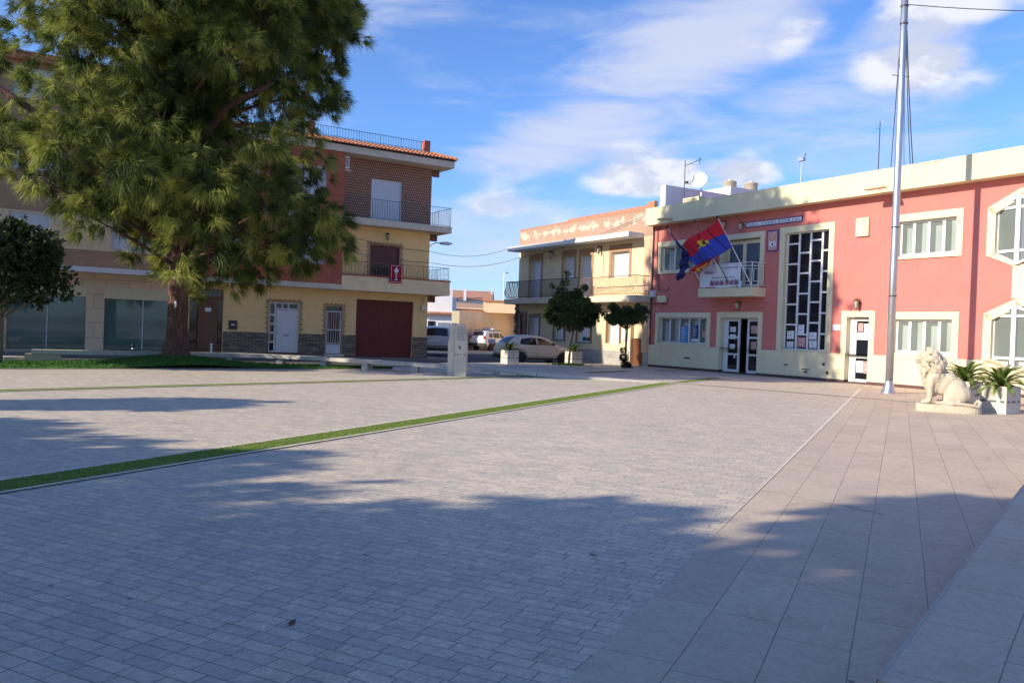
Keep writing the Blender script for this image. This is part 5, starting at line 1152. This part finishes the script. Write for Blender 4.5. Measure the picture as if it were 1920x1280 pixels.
for u in (.02, .14, .23, .33, .41, .475, .545, .61, .68, .745, .8):
    p = cr(BP, u); q = cr(BP, u+.01); ang = math.atan2(q.y-p.y, q.x-p.x); wide = .5 if u < .16 else .11
    o = MB().box(-wide, wide, -.2, .2, 0, max(.03, p.z-.131)).build('support', 'stonewhite' if u > .2 else 'beige_stone', bench); o.location = (p.x, p.y, 0); o.rotation_euler = (0, 0, ang)
lk = struct(MB().slab([(-19, 24.2), (-15.7, 25.6), (-15.2, 26.6), (-18.6, 25.6)], 0, .16), 'kerb', 'stonewhite')
for p, lb, mt in (((-14.2, 31.0, 0), 'short black bollard before the dark shop window', 'black'), ((-13.3, 36.6, -.02), 'short white bollard before the wooden entrance', 'whitewall')):
    t = thing('bollard', lb, 'bollard', p, 0, 'bollards along the house fronts'); m = MB(); m.lathe([(.055, 0), (.05, .04), (.045, .40), (.055, .42)], 12); m.build('post', mt, t, smooth=True)
    m = MB(); m.ell((0, 0, .48), (.06, .06, .065)); m.build('ball_top', mt, t, smooth=True)
    m = MB(); m.lathe([(.052, .34), (.052, .38)], 12); m.build('band', 'paperwhite', t)
# ------------------------------------------------------------------ cars
def make_car(name, label, loc, az, L, W, Ht, prof, paint, wheels, gh, cat='car', suv=False, bar=False):
    """local x forward (rear at 0), z up. prof: list (x, zbot, zbelt, ztop, half width belt, half width roof)"""
    t = thing(name, label, cat, loc, math.pi/2-R(az))
    def at(x):
        x = max(prof[0][0], min(prof[-1][0], x))
        for i in range(len(prof)-1):
            if prof[i][0] <= x <= prof[i+1][0]+1e-9:
                q = (x-prof[i][0])/(prof[i+1][0]-prof[i][0]+1e-9); return [prof[i][k]*(1-q)+prof[i+1][k]*q for k in range(1, 6)]
    def sec(x):
        zb, zm, zt, wb, wt = at(x)
        arch = zb
        for wx in wheels:
            d = abs(x-wx)
            if d < .40: arch = max(zb, .30+math.sqrt(max(0, .40**2-d*d))*.95)
        arch = min(arch, zm-.1)
        hs = [(0, zb), (wb*.72, zb), (wb*.94, arch), (wb, arch+(zm-arch)*.35), (wb*1.0, arch+(zm-arch)*.72), (wb*.975, zm)]
        dz = zt-zm
        hs += [(wt+(wb*.975-wt)*.45, zm+dz*.55), (wt, zt-min(.07, dz*.35)), (wt*.88, zt-.012 if dz > .1 else zt), (wt*.45, zt+.012), (0, zt+.018)]
        return hs
    xs = sorted(set([round(prof[0][0]+(prof[-1][0]-prof[0][0])*i/70, 4) for i in range(71)]+[p[0] for p in prof]))
    m = MB(); rows = []
    for x in xs:
        h = sec(x); rows.append([(x, y, z) for y, z in h]+[(x, -y, z) for y, z in h[-2:0:-1]])
    n = len(rows[0]); b = 0
    for r in rows: m.v += r
    for i in range(len(rows)-1):
        for k in range(n): k2 = (k+1) % n; m.f.append((i*n+k, (i+1)*n+k, (i+1)*n+k2, i*n+k2)); m.mi.append(0)
    m.f.append(tuple(range(n))); m.mi.append(0); m.f.append(tuple(range((len(rows)-1)*n, len(rows)*n))[::-1]); m.mi.append(0)
    m.build('body', paint, t, smooth=True)
    # side windows
    def sy(x, z):
        h = sec(x)
        for i in range(5, 7):
            (y0, z0), (y1, z1) = h[i], h[i+1]
            if z0 <= z <= z1: return y0+(y1-y0)*(z-z0)/(z1-z0+1e-9)
        return h[5][0] if z < h[5][1] else h[7][0]
    for poly, nm in gh['side']:
        for s in (1, -1):
            m = MB(); c = (sum(p[0] for p in poly)/len(poly), sum(p[1] for p in poly)/len(poly)); 
            for i in range(len(poly)):
                a, b_ = poly[i], poly[(i+1) % len(poly)]
                for q in range(4):
                    p0_ = (a[0]+(b_[0]-a[0])*q/4, a[1]+(b_[1]-a[1])*q/4); p1_ = (a[0]+(b_[0]-a[0])*(q+1)/4, a[1]+(b_[1]-a[1])*(q+1)/4)
                    m.face([(x, s*(sy(x, z)+.012), z) for x, z in (c, p0_, p1_)])
            m.build('side_window', 'car_glass', t)
    for (x0, x1, wf, nm) in gh['screens']:
        m = MB(); K = 8; rws = []
        for i in range(K+1):
            x = x0+(x1-x0)*i/K; h = sec(x); zt = h[-1][1]; w = h[8][0]*wf; rws.append([(x, w*j/4, zt+.012-.03*(j/4)**2) for j in range(-4, 5)])
        sx = .012 if x0 > L/2 else -.012
        for i in range(K):
            for j in range(8): m.face([(p[0]+sx, p[1], p[2]) for p in (rws[i][j], rws[i+1][j], rws[i+1][j+1], rws[i][j+1])])
        m.build(nm, 'car_glass', t, smooth=True)
    for wx in wheels:
        for s in (1, -1):
            wh_ = bpy.data.objects.new('wheel', None); C.objects.link(wh_); wh_.parent = t; wh_.location = (wx, s*(W/2-.13), .31); wh_.rotation_euler = (R(90), 0, 0)
            m = MB(); m.lathe([(.20, -.10), (.29, -.105), (.315, -.07), (.315, .07), (.29, .105), (.20, .10)], 24); m.build('tyre', 'tyre', wh_, smooth=True)
            m = MB(); m.lathe([(.03, -.085), (.205, -.075), (.205, .075), (.03, .085)], 20); m.build('rim', 'dark', wh_)
            m = MB()
            for k in range(5):
                a = 2*math.pi*k/5
                for zz in (-.09, .09): m.face([(.03*math.cos(a-.8), .03*math.sin(a-.8), zz), (.19*math.cos(a-.22), .19*math.sin(a-.22), zz), (.19*math.cos(a+.22), .19*math.sin(a+.22), zz), (.03*math.cos(a+.8), .03*math.sin(a+.8), zz)])
            m.lathe([(.185, -.092), (.21, -.085), (.21, .085), (.185, .092)], 20); m.build('spokes', 'rim', wh_)
            m = MB(); ar = [(.40*math.cos(math.pi*i/12), .40*math.sin(math.pi*i/12)) for i in range(13)]
    for x, z0, z1, y0, y1, mt, nm in gh['details']:
        for s in (1, -1):
            if y0 < 0 and s == -1: continue
            a, b_ = (y0*s, y1*s) if y0 >= 0 else (y0, y1)
            MB().box(x[0], x[1], a, b_, z0, z1).build(nm, mt, t, bevel=.01)
    return t
# beige hatchback
pb = [(0, .42, .72, .86, .78, .66), (.06, .30, .82, 1.0, .83, .68), (.22, .24, .92, 1.10, .86, .66), (.48, .22, .93, 1.33, .88, .64), (.80, .22, .94, 1.45, .89, .62), (1.5, .20, .94, 1.50, .90, .62), (2.1, .20, .93, 1.47, .90, .62), (2.6, .20, .91, 1.33, .90, .64),
      (3.05, .20, .90, 1.08, .89, .68), (3.25, .20, .88, 1.0, .89, .72), (3.8, .21, .78, .88, .87, .70), (4.12, .24, .66, .74, .80, .62), (4.28, .34, .52, .58, .68, .5)]
make_car('hatchback_car', 'beige metallic five-door hatchback parked behind the planters', (-.63, 43.55, -.13), 63, 4.28, 1.8, 1.5, pb, 'carpaint_beige', (.82, 3.42),
         dict(side=[([(.75, 1.02), (.88, 1.28), (1.45, 1.36), (1.75, 1.36), (1.75, .98), (1.0, .99)], 'a'), ([(1.82, .98), (1.82, 1.36), (2.25, 1.31), (2.62, 1.14), (2.85, .99)], 'b')],
              screens=[(.16, .66, .95, 'rear_window'), (3.08, 2.35, .95, 'windscreen')],
              details=[((.02, .20), .84, 1.0, .60, .815, 'redlamp', 'tail_light'), ((-.03, .3), .26, .46, .02, .80, 'dark', 'rear_bumper'), ((-.02, .04), .56, .66, -.26, .26, 'paperwhite', 'number_plate'), ((4.0, 4.16), .60, .72, .46, .70, 'shutter', 'headlight'), ((2.62, 2.76), .98, 1.10, .90, 1.03, 'dark', 'wing_mirror'), ((1.25, 3.0), .22, .31, .86, .905, 'dark', 'side_sill'), ((1.62, 1.80), .84, .87, .89, .925, 'carpaint_beige', 'door_handle'), ((2.62, 2.80), .82, .85, .89, .925, 'carpaint_beige', 'door_handle'), ((1.78, 1.79), .34, .96, .893, .902, 'dark', 'door_seam'), ((2.98, 2.99), .34, .9, .886, .902, 'dark', 'door_seam')]))
# white patrol SUV
ps = [(0, .50, .80, 1.02, .80, .72), (.05, .36, .95, 1.12, .86, .72), (.25, .34, 1.0, 1.52, .89, .68), (.5, .32, 1.02, 1.62, .90, .68), (1.6, .30, 1.02, 1.66, .91, .68), (2.2, .30, 1.01, 1.62, .91, .68), (2.95, .30, 1.0, 1.14, .90, .72), (3.1, .30, .98, 1.06, .90, .74), (3.9, .32, .90, .96, .88, .72), (4.2, .36, .74, .82, .80, .64), (4.32, .48, .60, .64, .7, .5)]
ps_t = make_car('patrol_car', 'white off-road patrol car with a roof light bar, parked farther up the side street', (-2.9, 68.4, -.13), 38, 4.32, 1.82, 1.66, ps, 'carpaint_white', (.86, 3.5),
         dict(side=[([(.55, 1.08), (.62, 1.40), (1.05, 1.46), (1.05, 1.10)], 'a'), ([(1.15, 1.06), (1.15, 1.48), (1.9, 1.48), (1.9, 1.06)], 'b'), ([(1.98, 1.06), (1.98, 1.48), (2.3, 1.42), (2.75, 1.08)], 'c')],
              screens=[(.10, .30, .9, 'rear_window'), (2.95, 2.25, .95, 'windscreen')],
              details=[((-.02, .10), .95, 1.22, .66, .84, 'redlamp', 'tail_light'), ((-.05, .35), .36, .62, .02, .86, 'dark', 'rear_bumper'), ((-.06, -.04), .86, .98, -.3, .3, 'paperwhite', 'number_plate'), ((.9, 3.2), .32, .46, .86, .92, 'dark', 'side_sill'), ((.5, 2.3), 1.66, 1.71, .60, .66, 'dark', 'roof_rail'), ((2.7, 2.86), 1.06, 1.2, .9, 1.04, 'dark', 'wing_mirror'), ((.4, 1.3), .62, .98, .885, .915, 'bluepaint', 'livery_panel'), ((2.0, 3.0), .66, .96, .895, .922, 'bluepaint', 'livery_panel')]))
m = MB(); m.box(1.35, 1.65, -.55, .55, 1.73, 1.86); m.build('light_bar', 'shutter', ps_t, bevel=.02); m = MB(); m.box(1.36, 1.64, -.50, -.2, 1.86, 1.89); m.box(1.36, 1.64, .2, .5, 1.86, 1.89); m.each('beacon', 'bluepaint', ps_t)
# white people carrier seen from behind
pv = [(0, .44, .78, 1.04, .84, .76), (.05, .34, .98, 1.20, .88, .76), (.18, .32, 1.04, 1.66, .90, .72), (.4, .30, 1.05, 1.76, .91, .71), (1.6, .28, 1.05, 1.82, .92, .71), (2.8, .28, 1.04, 1.76, .92, .72), (3.6, .28, 1.02, 1.2, .91, .76), (4.3, .30, .94, 1.0, .88, .74), (4.6, .40, .66, .76, .80, .6)]
make_car('estate_car', 'white high-roofed car seen from behind beside the yellow house corner', (-4.55, 50.2, -.13), -4, 4.6, 1.86, 1.82, pv, 'carpaint_white', (.9, 3.7),
         dict(side=[([(.5, 1.12), (.55, 1.55), (1.4, 1.60), (1.4, 1.12)], 'a'), ([(1.5, 1.12), (1.5, 1.60), (2.5, 1.58), (3.2, 1.14)], 'b')],
              screens=[(.055, .20, .96, 'rear_window'), (3.55, 2.9, .95, 'windscreen')],
              details=[((-.02, .10), .80, 1.02, .66, .87, 'redlamp', 'tail_light'), ((-.06, .3), .34, .52, .02, .88, 'dark', 'rear_bumper'), ((-.04, -.01), .78, .90, -.28, .28, 'paperwhite', 'number_plate'), ((-.05, -.01), .60, .64, -.8, .8, 'dark', 'trim_strip'), ((.5, 3.2), .28, .36, .87, .925, 'dark', 'side_sill')]))
# ------------------------------------------------------------------ trees
def foliage(name, lobes, n, K, length, width, mats, weights, parent, seed, droop=.35, spread=.55, shell=.55, updir=.25, pout=None, broad=False):
    rg = np.random.default_rng(seed); lobes = np.array(lobes, float)     # x,y,z,r,(zr)
    wgt = lobes[:, 3]**2; idx = rg.choice(len(lobes), n, p=wgt/wgt.sum()); Lb = lobes[idx]
    d = rg.normal(size=(n, 3)); d /= np.linalg.norm(d, axis=1)[:, None]
    r = Lb[:, 3]*(1-shell*rg.random(n)**1.6)*rg.uniform(.9, 1.12, n)
    c = Lb[:, :3]+d*r[:, None]*np.array([1, 1, .82])
    out = d+np.array([0, 0, updir])
    if pout is not None: out = out*.75+np.array(pout)[idx]
    out /= np.linalg.norm(out, axis=1)[:, None]
    k = rg.normal(size=(n, K, 3))*spread; dirs = out[:, None]+k; dirs /= np.linalg.norm(dirs, axis=2)[..., None]
    ln = length*rg.uniform(.7, 1.25, (n, K, 1)); b = c[:, None]+dirs*ln*.0+rg.normal(size=(n, K, 3))*length*.10
    tip = b+dirs*ln; tip[..., 2] -= droop*ln[..., 0]*rg.uniform(.3, 1.2, (n, K))
    side = np.cross(dirs, rg.normal(size=(n, K, 3))); side /= np.linalg.norm(side, axis=2)[..., None]; side *= width*rg.uniform(.7, 1.3, (n, K, 1))
    if broad:
        mid = (b+tip)/2; V = np.stack([b, mid+side, tip, mid-side], 2).reshape(-1, 3); kk = 4
    else:
        V = np.stack([b-side, b+side, tip], 2).reshape(-1, 3); kk = 3
    # clumps share a tone: pick per cluster cell
    if pout is not None: tone = rg.random(len(lobes))[idx]
    cell = np.floor(c*.8+rg.normal(size=3)).astype(int); h = (cell[:, 0]*73856093 ^ cell[:, 1]*19349663 ^ cell[:, 2]*83492791) % 1000/1000.
    if pout is not None: h = h*.45+tone*.55
    hh = np.clip(h*.86+rg.random(n)*.14, 0, .9999); cum = np.cumsum(weights)/np.sum(weights); mi = np.searchsorted(cum, hh)
    mi = np.repeat(mi, K)
    me = tri_mesh(name, V, mats, mi, kk); o = bpy.data.objects.new(name, me); C.objects.link(o); o.parent = parent; return o
def limbs(parent, base, targets, r0, mat, seed=0, name='branch'):
    rr = random.Random(seed); m = MB()
    for (x, y, z) in targets:
        hz = max(base[0], z-rr.uniform(.5, 2.2)-.12*math.hypot(x, y)); hz = min(hz, base[1])
        a = Vector((0, 0, hz)); b = Vector((x, y, z)); mid = a.lerp(b, .5)+Vector((rr.uniform(-.3, .3), rr.uniform(-.3, .3), rr.uniform(.2, .6)*(b-a).length*.15))
        P = []
        for i in range(9): u = i/8; P.append(a*(1-u)**2+mid*2*u*(1-u)+b*u*u)
        m.tube([tuple(p) for p in P], [r0*(1-.85*i/8) for i in range(9)], 6)
        for k in range(4):
            u = rr.uniform(.45, 1); p = a*(1-u)**2+mid*2*u*(1-u)+b*u*u; q = p+Vector((rr.uniform(-1, 1), rr.uniform(-1, 1), rr.uniform(-.4, .7)))*.9; m.tube([tuple(p), tuple(p.lerp(q, .5)+Vector((0, 0, .08))), tuple(q)], [r0*.25, r0*.18, r0*.06], 4)
    return m.build(name, mat, parent, smooth=True)
def px(x, y, dep=27.0):    # metres in the picture plane at the pine (used to size the crown lobes only)
    u, v = x-960, 640-y; a = u*math.cos(roll)-v*math.sin(roll); b = u*math.sin(roll)+v*math.cos(roll)
    return (a/f_px*dep-PINE.x, b/f_px*dep-pitch*dep+H)
pine = thing('pine_tree', 'huge old pine with a thick reddish trunk and hanging tufts of needles', 'tree', tuple(PINE))
tz = .25
m = MB(); P = []; rad = []
for i in range(28):
    z = i*.72-.1; P.append((.05*math.sin(z*.7)-.02*z*.3, .05*math.cos(z*.5), z)); rad.append(max(.06, (.33+.20*math.exp(-(z+.0)/.35))*(1-z/21)))
m.tube(P, rad, 28); tk = m.build('trunk', 'bark', pine, smooth=True)
sb = tk.modifiers.new('sub', 'SUBSURF'); sb.levels = sb.render_levels = 2; sb.subdivision_type = 'SIMPLE'
tx = bpy.data.textures.new('barkrelief', 'VORONOI'); tx.noise_scale = .16; dm = tk.modifiers.new('relief', 'DISPLACE'); dm.texture = tx; dm.strength = .07; dm.mid_level = .4; dm.texture_coords = 'LOCAL'
m = MB(); m.tube([(.06, -.36, 2.85), (.07, -.44, 2.85)], .055, 10); m.each('knot', 'beige_stone', pine); m = MB(); m.box(.10, .15, -.42, -.36, 1.9, 2.1); m.build('tag_plate', 'paperwhite', pine)
LP = [(600, 30, 75), (560, 120, 72), (590, -50, 80), (635, 40, 42), (500, 60, 85), (480, 150, 75), (530, 168, 50), (585, 158, 38), (420, 60, 95), (430, -60, 105), (520, -120, 90), (640, -20, 42), (600, 95, 45),
      (330, 60, 95), (330, 160, 90), (380, 230, 62), (320, 280, 78), (390, 300, 62), (350, 360, 70), (300, 400, 62), (380, 410, 58), (250, 90, 80), (230, 180, 78), (205, 250, 66), (245, 330, 66), (185, 320, 48), (290, 468, 42), (265, 497, 24), (232, 430, 44), (205, 395, 34), (340, 440, 42),
      (470, 335, 52), (545, 305, 48), (588, 290, 36), (520, 372, 56), (580, 410, 48), (628, 408, 34), (598, 460, 42), (545, 482, 38), (470, 430, 58), (430, 482, 44), (405, 520, 30), (480, 490, 34), (385, 470, 44), (640, 440, 24),
      (150, 30, 66), (85, 10, 50), (60, 230, 46), (25, 285, 40), (110, 285, 42), (130, 335, 38), (160, 375, 34), (-50, 250, 45), (-70, 90, 45), (20, 330, 24), (270, 540, 18), (200, 450, 18)]
lobes = []; rr = random.Random(11)
for x, y, r in LP:
    X, Z = px(x, y); r_ = r/f_px*27.0
    Rz = 5.3*math.sqrt(max(.05, 1-(X/6.2)**2))*(.75 if Z < 5 else 1)
    for dy in (-.85, -.3, .25, .8):
        if dy < -.5 and r < 30: continue
        if y > 425 and abs(x-325) < 80 and dy < .2: continue
        D = dy*Rz+rr.uniform(-.5, .5)
        s_ = 1+ D/27.0       # keep the crown's own outline as it recedes
        lobes.append((X*s_+(PINE.x*(s_-1)) if False else X*(1-.10*abs(dy))+rr.uniform(-.25, .25)*(dy != -.3), D, Z+rr.uniform(-.3, .3)*(dy > 0)+(.25 if dy > 0 else 0)*0, r_*rr.uniform(.82, 1.0)))
for i in range(105):          # the crown above the picture's upper edge
    z = rr.uniform(12.3, 19.0); k = 5.5*math.sqrt(max(.03, 1-((z-11)/9.0)**2)); a = rr.uniform(0, 6.28); q = k*math.sqrt(rr.random()); lobes.append((q*math.cos(a), q*math.sin(a), z, rr.uniform(.9, 1.5)))
    z = rr.uniform(12.5, 17.2); k = 5.6*math.sqrt(max(0, 1-((z-10.5)/8.0)**2)); a = rr.uniform(0, 6.28); q = k*math.sqrt(rr.random()); lobes.append((q*math.cos(a), q*math.sin(a), z, rr.uniform(.9, 1.5)))
for i in range(60):
    z = rr.uniform(5.2, 12.5); a = rr.uniform(0, 6.28); q = rr.uniform(.8, 1.6 if 6.3 < z < 8.8 else 3.2); lobes.append((q*math.cos(a)-.3, q*math.sin(a), z, rr.uniform(.7, 1.15)))
lobes = [l for l in lobes if l[2] > 2.3]
tg = [(l[0]*.92, l[1]*.92, l[2]) for l in lobes[::3]]
limbs(pine, (3.2, 16.5), tg, .085, 'bark', 5)
m = MB(); m.tube([(-.1, -.3, 4.2), (-2.2, -1.6, 6.2), (-3.6, -2.2, 7.6), (-6.0, -2.6, 9.2)], [.16, .14, .12, .07], 8); m.tube([(0, 0, 6.5), (1.8, -1.2, 8.2), (3.4, -1.6, 8.9)], [.16, .12, .07], 8); m.build('main_limb', 'bark', pine, smooth=True)
clus, pouts = [], []; rg_ = random.Random(77)
for (x, y, z, r_) in lobes:
    for _ in range(max(5, int((r_/.30)**2*1.75))):
        d = Vector((rg_.gauss(0, 1), rg_.gauss(0, 1), rg_.gauss(.15, .9))).normalized(); k = r_*rg_.uniform(.45, 1.08)
        clus.append((x+d.x*k, y+d.y*k, z+d.z*k*.8, rg_.uniform(.14, .24))); h_ = Vector((x, y, 0)).normalized()*.5; o_ = (d+h_+Vector((0, 0, -.15))).normalized(); pouts.append(tuple(o_*1.25))
print('needle clusters', len(clus))
foliage('crown', clus, 66000, 17, .34, .0098, ['needle_dark', 'needle', 'needle_light', 'needle_brown'], [.26, .33, .35, .06], pine, 7, droop=.40, spread=.36, shell=.9, updir=.0, pout=pouts)
# off-frame neighbours of the plaza whose shade falls across it, with trunks, limbs and crowns of their own
def pose(a, w): T = (math.sin(R(SUN_AZ)), math.cos(R(SUN_AZ))); return (a*T[0]+w*T[1], a*T[1]-w*T[0])
def shade_tree(x, y, h, r, zb, label, seed, n=2600):
    t = thing('plane_tree', label, 'tree', (x, y, 0), 0, 'trees round the plaza outside the picture'); rr = random.Random(seed)
    m = MB(); m.tube([(0, 0, -.1), (.05, .05, h*.3), (0, .1, h*.6), (.1, 0, h*.85)], [.24, .18, .12, .05], 12); m.build('trunk', 'bark2', t, smooth=True)
    lb = []
    for i in range(int(26+r*8)):
        u = rr.random(); z = zb+.6+(h-zb-1.2)*u; k = (r-.9)*math.sqrt(max(.1, 1-(2*u-1)**4)); a = rr.uniform(0, 6.28); q = k*math.sqrt(rr.random()); lb.append((q*math.cos(a), q*math.sin(a), z, rr.uniform(.9, 1.35)*min(1, r/3)))
    limbs(t, (zb*.8, h*.8), [l[:3] for l in lb[::2]], .06, 'bark2', seed); foliage('crown', lb, n, 9, .34, .085, ['leaf_dark', 'leaf_mid'], [.5, .5], t, seed, droop=.2, spread=.8, shell=.9, broad=True)
    return t
SH = [(pose(-16.0, -10.2), 8.0, 4.3, 1.8, 5200), (pose(-14.8, -6.3), 8.0, 3.0, 1.6, 4200), (pose(-12.8, -16.0), 7.6, 1.6, 3.0, 900), (pose(-11.5, .55), 9.5, 7.4, 1.4, 24000), (pose(-3.8, 5.2), 8.5, 6.2, 2.6, 9000)]
LBS = ['broad tree off the left side of the plaza, shading the long turf strip', 'medium tree between the two broad trees left of the plaza', 'slender tree off the left side of the plaza, farthest from the camera', 'wide tree standing behind and left of the camera, shading the foreground', 'tree right behind the camera shading the slab pavement']
for i, ((p, h, r, zb, n), lb) in enumerate(zip(SH, LBS)): shade_tree(p[0], p[1], h, r, zb, lb, 20+i, n)
# dark broadleaf tree at the left edge
dt = thing('citrus_tree', 'dark dense round-crowned tree cut by the left edge in front of the shop windows', 'tree', (-15.2, 24.4, 0))
m = MB(); m.tube([(0, 0, -.05), (.05, 0, .8), (0, .05, 1.9), (.1, 0, 2.8)], [.16, .13, .11, .05], 12); m.build('trunk', 'bark2', dt, smooth=True)
lb = [(rr.uniform(-1.6, 1.5), rr.uniform(-1.5, 1.5), rr.uniform(2.2, 3.75), rr.uniform(.55, .85)) for _ in range(40)]; lb = [l for l in lb if (l[0]/2.0)**2+(l[1]/1.9)**2+((l[2]-2.9)/1.35)**2 < 1]+[(1.75, 0, 2.6, .5), (1.5, -.5, 3.1, .5), (.8, -.8, 3.8, .4), (1.9, .2, 2.2, .3)]
limbs(dt, (1.3, 2.6), [l[:3] for l in lb[::2]], .05, 'bark2', 3); foliage('crown', lb, 5200, 8, .15, .030, ['leaf_dark', 'leaf_mid'], [.85, .15], dt, 31, droop=.2, spread=.8, shell=.75, broad=True)
# clipped street trees
def street_tree(loc, label, lb, th_, n, seed, sprigs=(), lean=.2):
    t = thing('street_tree', label, 'tree', loc, 0, 'small trees along the street'); m = MB(); m.tube([(0, 0, -.05), (lean*.3, 0, th_*.5), (lean, 0, th_), (lean, 0, th_+.5)], [.06, .05, .045, .03], 8); m.build('trunk', 'bark2', t, smooth=True)
    limbs(t, (th_*.9, th_+.2), [l[:3] for l in lb[::2]], .02, 'bark2', seed); foliage('crown', lb, n, 8, .13, .024, ['leaf_dark', 'leaf_mid'], [.4, .6], t, seed, droop=.15, spread=.8, shell=.85, broad=True)
    return t
lbA = [(rr.uniform(-1, 1)*1.3+.1, rr.uniform(-1, 1)*1.1, 2.55+rr.uniform(-.75, .75), rr.uniform(.2, .34)) for _ in range(150)]; lbA = [l for l in lbA if ((l[0]-.1)/1.2)**2+(l[1]/1.05)**2+((l[2]-2.58)/.72)**2 < 1]
lbA += [(.1+1.28*math.cos(a)*rr.uniform(.9, 1.05), rr.uniform(-.5, .5), 2.55+.80*math.sin(a), rr.uniform(.08, .15)) for a in [i*.42 for i in range(15)]]
lbA += [(-.45, 0, 3.5, .25), (-.30, .1, 3.95, .20), (-.25, 0, 4.35, .13), (.3, 0, 3.5, .22), (.62, 0, 3.75, .14), (-.9, 0, 3.75, .10), (-.6, 0, 3.2, .3), (.1, .1, 3.3, .3), (1.0, 0, 2.3, .35), (-1.0, 0, 2.4, .35)]
street_tree((2.75, 39.7, 0), 'round clipped street tree with wild shoots on top, before the old cream house', lbA, 1.75, 6500, 41)
lbB = [(rr.uniform(-1, 1)*.95, rr.uniform(-1, 1)*.7, 2.5+rr.uniform(-.32, .40), rr.uniform(.13, .24)) for _ in range(44)]; lbB = [l for l in lbB if (l[0]/1.0)**2+((l[2]-2.5)/.45)**2 < 1.1]
sB = street_tree((5.35, 38.9, 0), 'smaller sparse street tree close to the old house entrance', lbB, 2.0, 1500, 43, lean=.05)
foliage('shoots', [(0, 0, .2, .16), (-.08, 0, .5, .16), (-.1, 0, .85, .12), (.1, .1, .1, .2)], 220, 6, .11, .022, ['leaf_dark', 'leaf_mid'], [.6, .4], sB, 44, broad=True)
blades('grass_tuft', lambda k: np.stack([2.75+rng.normal(0, .35, k), 39.7+rng.normal(0, .2, k), np.full(k, .0)], 1), 700, 'grass', .05, .14, .02, 'grass tuft round the foot of the round clipped tree')
# small litter on the paving: fallen leaves, bark flakes
leafm = MB(); rr = random.Random(8)
for (x, y, s, mt, lb_) in ((-1.05, 4.12, .03, 'bark', 'reddish bark flake on the grey pavers at lower left'), (.6, 5.6, .016, 'dark', 'tiny dark leaf on the shaded pavers near the middle')):
    m = MB(); a = rr.uniform(0, 6.28); c, d = math.cos(a), math.sin(a); pts = [(c*s*1.6, d*s*1.6), (-d*s*.6, c*s*.6), (-c*s*1.3, -d*s*1.3), (d*s*.5, -c*s*.5)]
    m.slab(pts, 0.0, .006); o = m.build('fallen_leaf', mt); o.location = (x, y, .006); tag(o, lb_, 'leaf')
